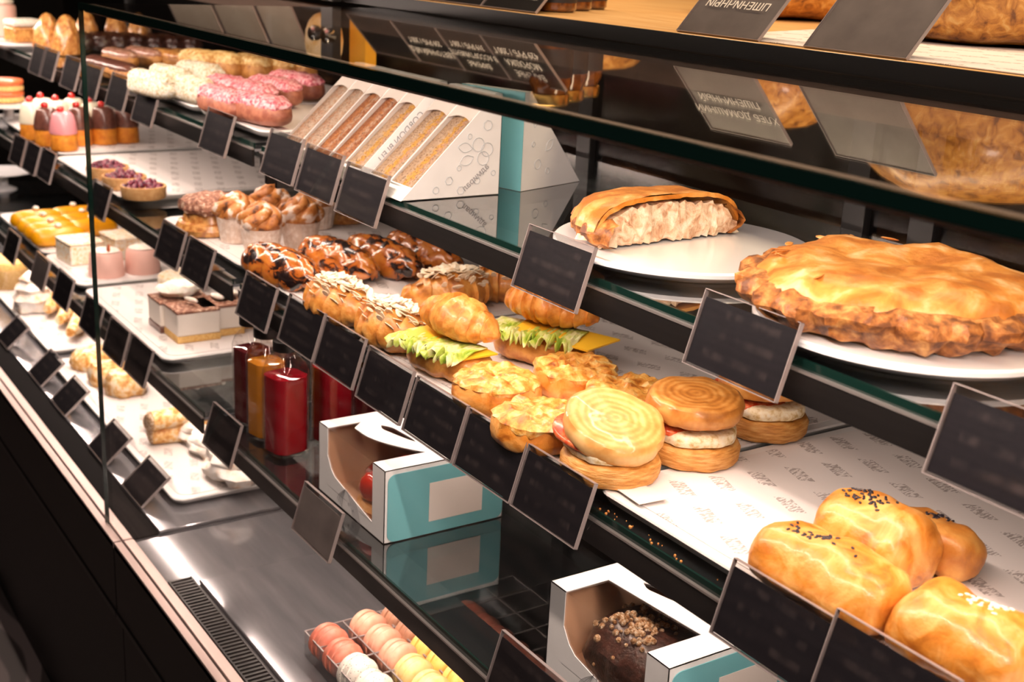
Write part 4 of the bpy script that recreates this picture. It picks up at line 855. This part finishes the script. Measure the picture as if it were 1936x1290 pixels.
def slab(label, px, py, sx, sy, cream=True, base='biscuit', rz=0):
    c = at(px, py, HC); t = thing('layered_cake', label, 'cake', (c.x, c.y + sy / 2, HC), rz)
    MB().box(-sx / 2, sx / 2, -sy / 2, sy / 2, 0, .012).build('biscuit_base', base, t, bev=.002); MB().box(-sx / 2 + .0005, sx / 2 - .0005, -sy / 2 + .0005, sy / 2 - .0005, .0121, .050).build('mousse_layer', 'mousse', t, bev=.002)
    MB().box(-sx / 2, sx / 2, -sy / 2, sy / 2, .0502, .0545).build('cocoa_layer', 'cocoa', t, bev=.0012)
    if cream: MB().ball((-.004, 0, .067), .026, 18, sq=(1.25, 1.5, .55)).build('cream_swirl', 'cream', t, amp=.006, fr=60)['label'] = 'white whipped cream'
    else: MB().box(-.02, .02, -.006, .006, .057, .069).build('meringue_stick', 'cream', t, sub=1, rot=(0, 0, .4))
    return t
slab('layered cake slice topped with a big cream swirl', 292, 622, .065, .09, True, 'milkchoc'); slab('pale mousse cake slice with cocoa top, nearest', 322, 640, .075, .075, False); slab('pale mousse cake slice with meringue piece behind it', 372, 632, .06, .075, False); slab('pale mousse cake slice deepest in the row', 402, 622, .05, .075, False)
t = thing('round_cake', 'beige round cake half hidden behind the price cards', 'cake', at(345, 545, HC)); MB().lathe(disc_prof(.045, .03)).build('sponge', 'almondcake', t)
# --- bottles
def bottle(label, px, py, juice, w=.056, h=.160):
    c = at(px, py, ZC); t = thing('juice_bottle', label, 'bottle', (c.x, c.y, ZC + .0006), R(10), 'juice bottles'); k = w / 2
    sq = lambda a, z: min(1.0 / max(abs(math.cos(a)), abs(math.sin(a))), 1.16) * .92
    MB().lathe([(k * .8, 0), (k, .004), (k, h * .74), (k * .86, h * .81), (.014, h * .88), (.014, h * .93)], 40, lambda a, z: sq(a, z) if z < h * .82 else 1).build('glass_body', 'bottle', t)
    MB().lathe([(k * .74, .003), (k * .93, .007), (k * .93, h * .70), (k * .8, h * .705), (.002, h * .705)], 40, lambda a, z: sq(a, z)).build('juice', juice, t)
    MB().lathe([(.016, h * .915), (.017, h * .92), (.017, h), (.015, h + .001), (.002, h + .001)], 24).build('cap', 'blackmetal', t)['label'] = 'black screw cap'
bottle('bottle of red juice nearest the pane', 541, 856, 'redjuice', .058); bottle('bottle of orange juice between two red ones', 505, 826, 'orangejuice', .052); bottle('bottle of dark juice farthest along the shelf', 478, 798, 'darkjuice', .052)
bottle('bottle of red juice behind the tart box', 628, 836, 'redjuice', .056); bottle('bottle of very dark juice under the black price card', 690, 808, 'darkjuice', .054)
# --- cartons with a film window
def cake_box(label, x0, x1, y0, y1, h, prof, art=True):
    t = thing('cake_box', label, 'box', ((x0 + x1) / 2, (y0 + y1) / 2, ZC + .0006), 0, 'window cake boxes'); X, Y = (x1 - x0) / 2, (y1 - y0) / 2; th = .0009
    wx0, wx1 = -X * .72, X * .66                                     # window runs over the front top edge
    wz = h * .30; wy = -Y + (y1 - y0) * .46
    mb = MB(); fr = -Y
    mb.box(-X, wx0, fr, fr + th, 0, h).box(wx1, X, fr, fr + th, 0, h).box(wx0, wx1, fr, fr + th, 0, wz - .012)
    ns = 12
    for k in range(ns):                                              # slanting lower edge of the window, as printed cartons have
        a, b = wx0 + (wx1 - wx0) * k / ns, wx0 + (wx1 - wx0) * (k + 1) / ns; f = lambda q: wz + .010 - .022 * ((q - wx0) / (wx1 - wx0)) + .018 * max(0, 1 - (q - wx0) / .022) ** 2
        mb.add([(a, fr, wz - .0125), (b, fr, wz - .0125), (b, fr, f(b)), (a, fr, f(a)), (a, fr + th, wz - .0125), (b, fr + th, wz - .0125), (b, fr + th, f(b)), (a, fr + th, f(a))], [(0, 1, 2, 3), (7, 6, 5, 4), (3, 2, 6, 7)])
    mb.build('front_panel', 'carton', t, smooth=False)
    mt = MB(); mt.box(-X, wx0, -Y, Y, h - th, h).box(wx1, X, -Y, Y, h - th, h)
    hx0, hx1 = wx0 + (wx1 - wx0) * .2, wx0 + (wx1 - wx0) * .71                              # carrying slot
    for k in range(24):
        a, b = wx0 + (wx1 - wx0) * k / 24, wx0 + (wx1 - wx0) * (k + 1) / 24
        def e(q):
            s = (q - wx0) / (wx1 - wx0); return -Y + 2 * Y * prof(s)
        def hm(s): return -Y + 2 * Y * (max(prof(.2), prof(.71)) * .0 + .36 + (prof(.6) - .2) * .75 + .07 * s)
        def slot(q):
            s = (q - hx0) / (hx1 - hx0)
            if s <= 0 or s >= 1: return None
            m = hm(s); w = .0075 * (1 - s) ** .5 * min(1, s * 5 + .3); return m - w, m + w
        sa, sb = slot(a), slot(b)
        def piece(ya0, yb0, ya1, yb1): mt.add([(a, ya0, h), (b, yb0, h), (b, yb1, h), (a, ya1, h), (a, ya0, h - th), (b, yb0, h - th), (b, yb1, h - th), (a, ya1, h - th)], [(0, 1, 2, 3), (7, 6, 5, 4), (0, 4, 5, 1), (3, 2, 6, 7)])
        if sa or sb:
            ca = sa or (hm(min(max((a - hx0) / (hx1 - hx0), 0), 1)),) * 2; cb = sb or (hm(min(max((b - hx0) / (hx1 - hx0), 0), 1)),) * 2
            piece(e(a), e(b), ca[0], cb[0]); piece(ca[1], cb[1], Y, Y)
        else: piece(e(a), e(b), Y, Y)
    mt.build('lid', 'carton', t, smooth=False)
    MB().box(-X, -X + th, -Y, Y, 0, h).box(-X, X, Y - th, Y, 0, h).box(-X, X, -Y, Y, 0, th).build('inner_wall', ['kraft'], t, smooth=False)['label'] = 'brown inner carton wall'
    MB().box(X - th, X, -Y, Y, 0, h).build('side_wall', 'carton', t, smooth=False)
    sp = rrect(-Y + .004, Y - .001, .001, h - .006, .010, 5); m = MB(); n = len(sp); m.add([(X + .0002, y, z) for y, z in sp] + [(X + .0010, y, z) for y, z in sp], [tuple(reversed(range(n))), tuple(range(n, 2 * n))] + [(j, (j + 1) % n, (j + 1) % n + n, j + n) for j in range(n)])
    m.build('side_flap', 'teal', t, smooth=False)['label'] = 'turquoise side flap'
    MB().box(X + .0011, X + .0014, -Y * .28, Y * .62, h * .18, h * .72).build('sticker', 'paperplain', t, smooth=False)['label'] = 'blurred white sticker'
    f = MB(); f.add([(wx0 - .003, -Y + .0012, wz - .012), (wx1 + .003, -Y + .0012, wz - .012), (wx1 + .003, -Y + .0014, h - .001), (wx0 - .003, -Y + .0014, h - .001), (wx1 + .003, -Y + 2 * Y * .62, h - .0015), (wx0 - .003, -Y + 2 * Y * .62, h - .0015)], [(0, 1, 2, 3), (3, 2, 4, 5)])
    f.build('window_film', 'film', t, smooth=False)
    if art:
        XZ = Matrix(((1, 0, 0, 0), (0, 0, -1, -Y - .0004), (0, 1, 0, 0), (0, 0, 0, 1)))
        st = []
        for k in range(7): st.append([(-.012 + .004 * k * (1 - q) + (.02 + .0035 * k) * q, .030 - .026 * q * q - .001 * k) for q in lin(0, 1, 9)])
        for k in range(4): st.append([(-.012 - (.022 - .004 * k) * math.sin(q * 1.5), .030 - .022 * q - .002 * k * q) for q in lin(0, 1, 8)])
        st += [circ(-.003, .014, .0012, 8), circ(.009, .010, .0012, 8)]
        line_art(t, 'line_print', st, XZ, 'greyprint', .00025)['label'] = 'grey hair and face line drawing'
    return t
b1 = cake_box('turquoise-sided window box with a red glazed tart inside', -1.361, -1.184, .632, .796, .092, lambda s: .18 + .10 * max(0, 1 - s / .12) + .25 * max(0, (s - .3) / .7) ** 1.7)
t = thing('glazed_tart', 'red glazed tart inside the window box', 'tart', (-1.256, .6975, ZC + .003)); t.scale = (1.2, 1.2, 1.1)
MB().lathe([(.02, 0), (.044, .001), (.048, .010), (.044, .015), (.002, .015)], 36).build('shell', 'tartshell', t); mb = MB()
for k in range(7): mb.ball((.029 * math.cos(k * PI / 3.5), .029 * math.sin(k * PI / 3.5), .030), .019, 14)
mb.ball((0, 0, .040), .024, 14); mb.build('red_fruit', 'gelred', t)['label'] = 'shiny red glazed fruit'
b2 = cake_box('turquoise-sided window box with a chocolate cake inside', -.880, -.703, .652, .816, .092, lambda s: .31 + .07 * s)
t = thing('chocolate_cake', 'chocolate cake with chopped nuts inside the window box', 'cake', (-.790, .719, ZC + .0035))
cr = eclair_mb(.138, .115, .066).build('sponge', 'darkchoc', t, amp=.004, fr=60); mb = MB(); r2 = random.Random(4); bpy.context.view_layer.update()
for k in range(110):
    x, y = r2.gauss(-.022, .020), r2.gauss(-.012, .018); hit, q, _, _ = cr.ray_cast(Vector((x, y, .3)), Vector((0, 0, -1)))
    if hit: mb.ball((x, y, q.z + .0005), r2.uniform(.0018, .0042), 6)
mb.build('nut_topping', 'nut', t)['label'] = 'chopped nuts on top'
# ================================================================ deck
# macaron tray
TX0, TY0, PX, PY = -1.30, .585, .044, .052
t = thing('macaron_tray', 'clear acrylic compartment tray holding macarons on the deck', 'tray', (TX0, TY0, ZD + .001)); NC, NR = 13, 6
m = MB(); e = MB()
for i in range(NC + 1): m.box(i * PX - .0008, i * PX + .0008, 0, NR * PY, .0, .034); e.box(i * PX - .001, i * PX + .001, 0, NR * PY, .034, .0352)
for j in range(NR + 1): m.box(0, NC * PX, j * PY - .0008, j * PY + .0008, .0, .034); e.box(0, NC * PX, j * PY - .001, j * PY + .001, .034, .0352)
m.box(0, NC * PX, 0, NR * PY, -.0004, .001).build('compartment_walls', 'acryl', t, smooth=False); e.build('wall_edge', 'acryledge', t, smooth=False)['label'] = 'bright polished wall edges'
def mac(mat):
    t = thing('macaron', '', 'macaron', (0, 0, 0)); r = .0235
    sh = [(r * .9, .0035), (r * 1.0, .0045), (r * 1.01, .0062), (r * .97, .0072), (r * .985, .009), (r * .95, .0125), (r * .80, .0158), (r * .5, .0178), (r * .02, .0184)]
    for s in (1, -1): MB().lathe([(q, z * s) for q, z in (sh if s > 0 else sh)], 36).build('shell', mat, t, (0, 0, r), (0, R(90), 0), amp=.0004, fr=120)
    MB().lathe([(r * .3, -.0036), (r * .93, -.0036), (r * .95, 0), (r * .93, .0036), (r * .3, .0036)], 30).build('filling', mat, t, (0, 0, r), (0, R(90), 0)); return t
MP = {k: mac(k) for k in ('coral', 'salmon', 'yellowmac', 'goldmac', 'brownmac', 'speckmac')}
GRP = {'coral': 'coral macarons', 'salmon': 'salmon macarons', 'yellowmac': 'pale yellow macarons', 'goldmac': 'golden macarons', 'brownmac': 'brown macarons', 'speckmac': 'speckled white macarons'}
def macs(px, py, dx, seq, base, y0=0):
    p = at(px, py, ZD + .030)
    for i, k in enumerate(seq):
        nth = ('first', 'second', 'third', 'fourth', 'fifth', 'sixth', 'seventh', 'eighth', 'ninth')[seq[:i + 1].count(k) - 1]
        place(MP[k], (p.x + i * dx, p.y, ZD + .0032), R(12) + rnd.uniform(-.12, .12), '%s %s, standing %s' % (nth, GRP[k][:-1], base), GRP[k])
macs(622, 1212, .0400, ['coral', 'coral', 'speckmac', 'speckmac', 'speckmac', 'speckmac'], 'in the tray row nearest the rail')
macs(696, 1186, .0400, ['salmon', 'salmon', 'salmon', 'yellowmac', 'yellowmac', 'yellowmac', 'yellowmac'], 'in the second tray row from the rail')
macs(752, 1172, .0400, ['brownmac', 'brownmac', 'goldmac', 'goldmac', 'goldmac', 'goldmac', 'goldmac'], 'in the third tray row from the rail')
macs(885, 1168, .0345, ['coral'] * 7, 'under the lower shelf glass')
# meringues, rolls, buns and horns
def mer(label, px, py, L, w, h, seed, rz=0):
    c = at(px, py, HD); t = thing('meringue', label, 'meringue', c, rz, 'meringues on the deck'); m = MB()
    for k, (dz, q) in enumerate(((0, 1.0), (h * .45, .86))): m.ball((0, 0, h * .32 + dz * .62), h * .42, 26, sq=(L / h * 1.15 * q, w / h * 1.15 * q, .78))
    m.build('meringue', 'meringue', t, amp=.010, fr=42, seed=seed)
mer('large double meringue nearest the vent grille', 440, 908, .125, .085, .066, 1, .3); mer('meringue behind the dark price card', 395, 860, .095, .06, .045, 2, .5); mer('meringue beside the nut-ended rolls', 372, 838, .08, .055, .045, 3, .4)
def nutroll(label, a, b, lift=0):
    c, ang, L = seg(a, b, HD + lift); t = thing('cream_roll', label, 'pastry roll', c, ang, 'nut-ended rolls'); r = .017
    MB().sweep([Vector((s * .055, 0, r)) for s in lin(-1, 1, 14)], [r] * 14, [r] * 14, 20).build('wafer', 'sugarbun', t, amp=.001)
    MB().ball((-.056, 0, r), r * .98, 16, sq=(.5, 1, 1)).build('nut_end', 'nut', t, amp=.002)['label'] = 'end dipped in chopped nuts'
nutroll('nut-ended roll lowest and nearest the pane', (305, 838), (395, 830)); nutroll('nut-ended roll beside the lowest one', (292, 815), (388, 800)); nutroll('nut-ended roll lying on the other two', (300, 812), (388, 796), .030)
def sbun(label, px, py, r, h, seed):
    c = at(px, py, HD); t = thing('sugared_bun', label, 'bun', c, 0, 'sugared buns on the deck'); MB().lathe([(r * .4, 0), (r * .9, .001), (r, h * .3), (r * .95, h * .6), (r * .7, h * .9), (r * .3, h), (.002, h)], 32).build('bun', 'sugarbun', t, amp=.005, fr=40, seed=seed)
sbun('lumpy sugared bun nearest, on the paper edge', 238, 742, .040, .045, 1); sbun('sugared bun in the middle of three at the pane edge', 207, 722, .042, .042, 2); sbun('flat sugared bun farthest of three', 178, 692, .046, .038, 3)
def horn(label, px, py, rz, seed):
    c = at(px, py, HD); t = thing('cream_horn', label, 'pastry', c, rz, 'cream horns on the deck')
    n = 30; MB().sweep([Vector((-.055 + .11 * i / (n - 1), 0, .024)) for i in range(n)], [(.010 + .016 * i / (n - 1)) * (1 + .08 * ((i / 5.0) % 1)) for i in range(n)], [(.010 + .014 * i / (n - 1)) * (1 + .08 * ((i / 5.0) % 1)) for i in range(n)], 20).build('pastry', 'sugarbun', t)
    MB().ball((.058, 0, .026), .022, 16).build('cream', 'cream', t, amp=.004, fr=60)['label'] = 'whipped cream filling'
horn('cream horn nearest the pane edge', 148, 635, 2.6, 1); horn('cream horn in the middle of three', 128, 612, 2.6, 2); horn('cream horn leaning behind the price card', 106, 592, 2.6, 3)
t = thing('cream_swirl_cake', 'tall beige cream swirl beside the greyish price card', 'cake', at(64, 586, HD)); MB().lathe([(.03, 0), (.042, .003), (.040, .02), (.046, .03), (.034, .045), (.038, .055), (.024, .068), (.026, .076), (.010, .09), (.002, .096)], 30, lambda a, z: 1 + .08 * math.sin(6 * a + z * 70)).build('cream', 'meringue', t, amp=.003)
c = at(14, 548, ZD); t = thing('cake_tub', 'clear round tub of beige cake at the picture edge', 'tub', (c.x, c.y, ZD + .001)); MB().lathe([(.05, 0), (.062, .001), (.066, .06), (.068, .062), (.065, .062), (.061, .004), (.002, .003)], 36).build('tub', 'acryl', t); MB().lathe(disc_prof(.058, .075)).build('cake', 'biscuit', t, (0, 0, .004))

# small pieces hang under the part they sit on
def base(o): return o.name.split('.')[0]
SUBS = {'sleeve_edge': 'acrylic_sleeve', 'trim_lip': 'trim', 'glass_edge': 'glass_plate', 'light_profile': 'glass_plate', 'fruit_print': 'label', 'frame_print': 'label', 'seed_topping': 'crust', 'loose_flake': 'top_crust',
        'line_print': ('carton', 'front_panel'), 'sticker': 'side_flap', 'wall_edge': 'compartment_walls', 'nut_end': 'wafer', 'pane_edge': 'pane', 'lid_edge': 'top_crust', 'door_handle': 'door_post', 'knob': 'post', 'slat_rack': 'grille_tray', 'almond_topping': 'crust'}
for root in [o for o in COL.objects if o.parent is None]:
    kids = list(root.children)
    for ch in kids:
        want = ('card', 'carton') if base(ch) == 'lettering' else SUBS.get(base(ch)); want = (want,) if isinstance(want, str) else want
        for w in want or ():
            host = next((k for k in kids if base(k) == w), None)
            if host: ch.parent = host; ch.matrix_parent_inverse = host.matrix_basis.inverted(); break
# ================================================================ light
W = bpy.data.worlds.new('world'); S.world = W; W.use_nodes = True; bg = W.node_tree.nodes['Background']; bg.inputs[0].default_value = (1, .86, .78, 1); bg.inputs[1].default_value = .012
area('shelf_lamp', (-1.1, 1.25, 2.3), (3.2, .25), 34, (1, .74, .48))
area('shop_lamp', (-1.2, -.6, 2.85), (3.0, .5), 5, (1, .86, .76), (R(-16), 0, 0))
sl_ = area('shop_spotlight', (1.3, -.5, 2.75), (.5, .5), 42, (1, .84, .76)); sl_.rotation_euler = (Vector((-1.0, .78, 1.0)) - Vector((1.3, -.5, 2.75))).to_track_quat('-Z', 'Y').to_euler()
S.view_settings.view_transform = 'Standard'; S.view_settings.look = 'None'; S.view_settings.gamma = 1; S.view_settings.use_curve_mapping = False; S.view_settings.exposure = 0.0
cy = S.cycles; cy.max_bounces = 10; cy.diffuse_bounces = 3; cy.glossy_bounces = 5; cy.transmission_bounces = 6; cy.transparent_max_bounces = 28; cy.use_denoising = True; cy.caustics_reflective = False; cy.caustics_refractive = False
cy.sample_clamp_indirect = 6
bpy.context.view_layer.update()
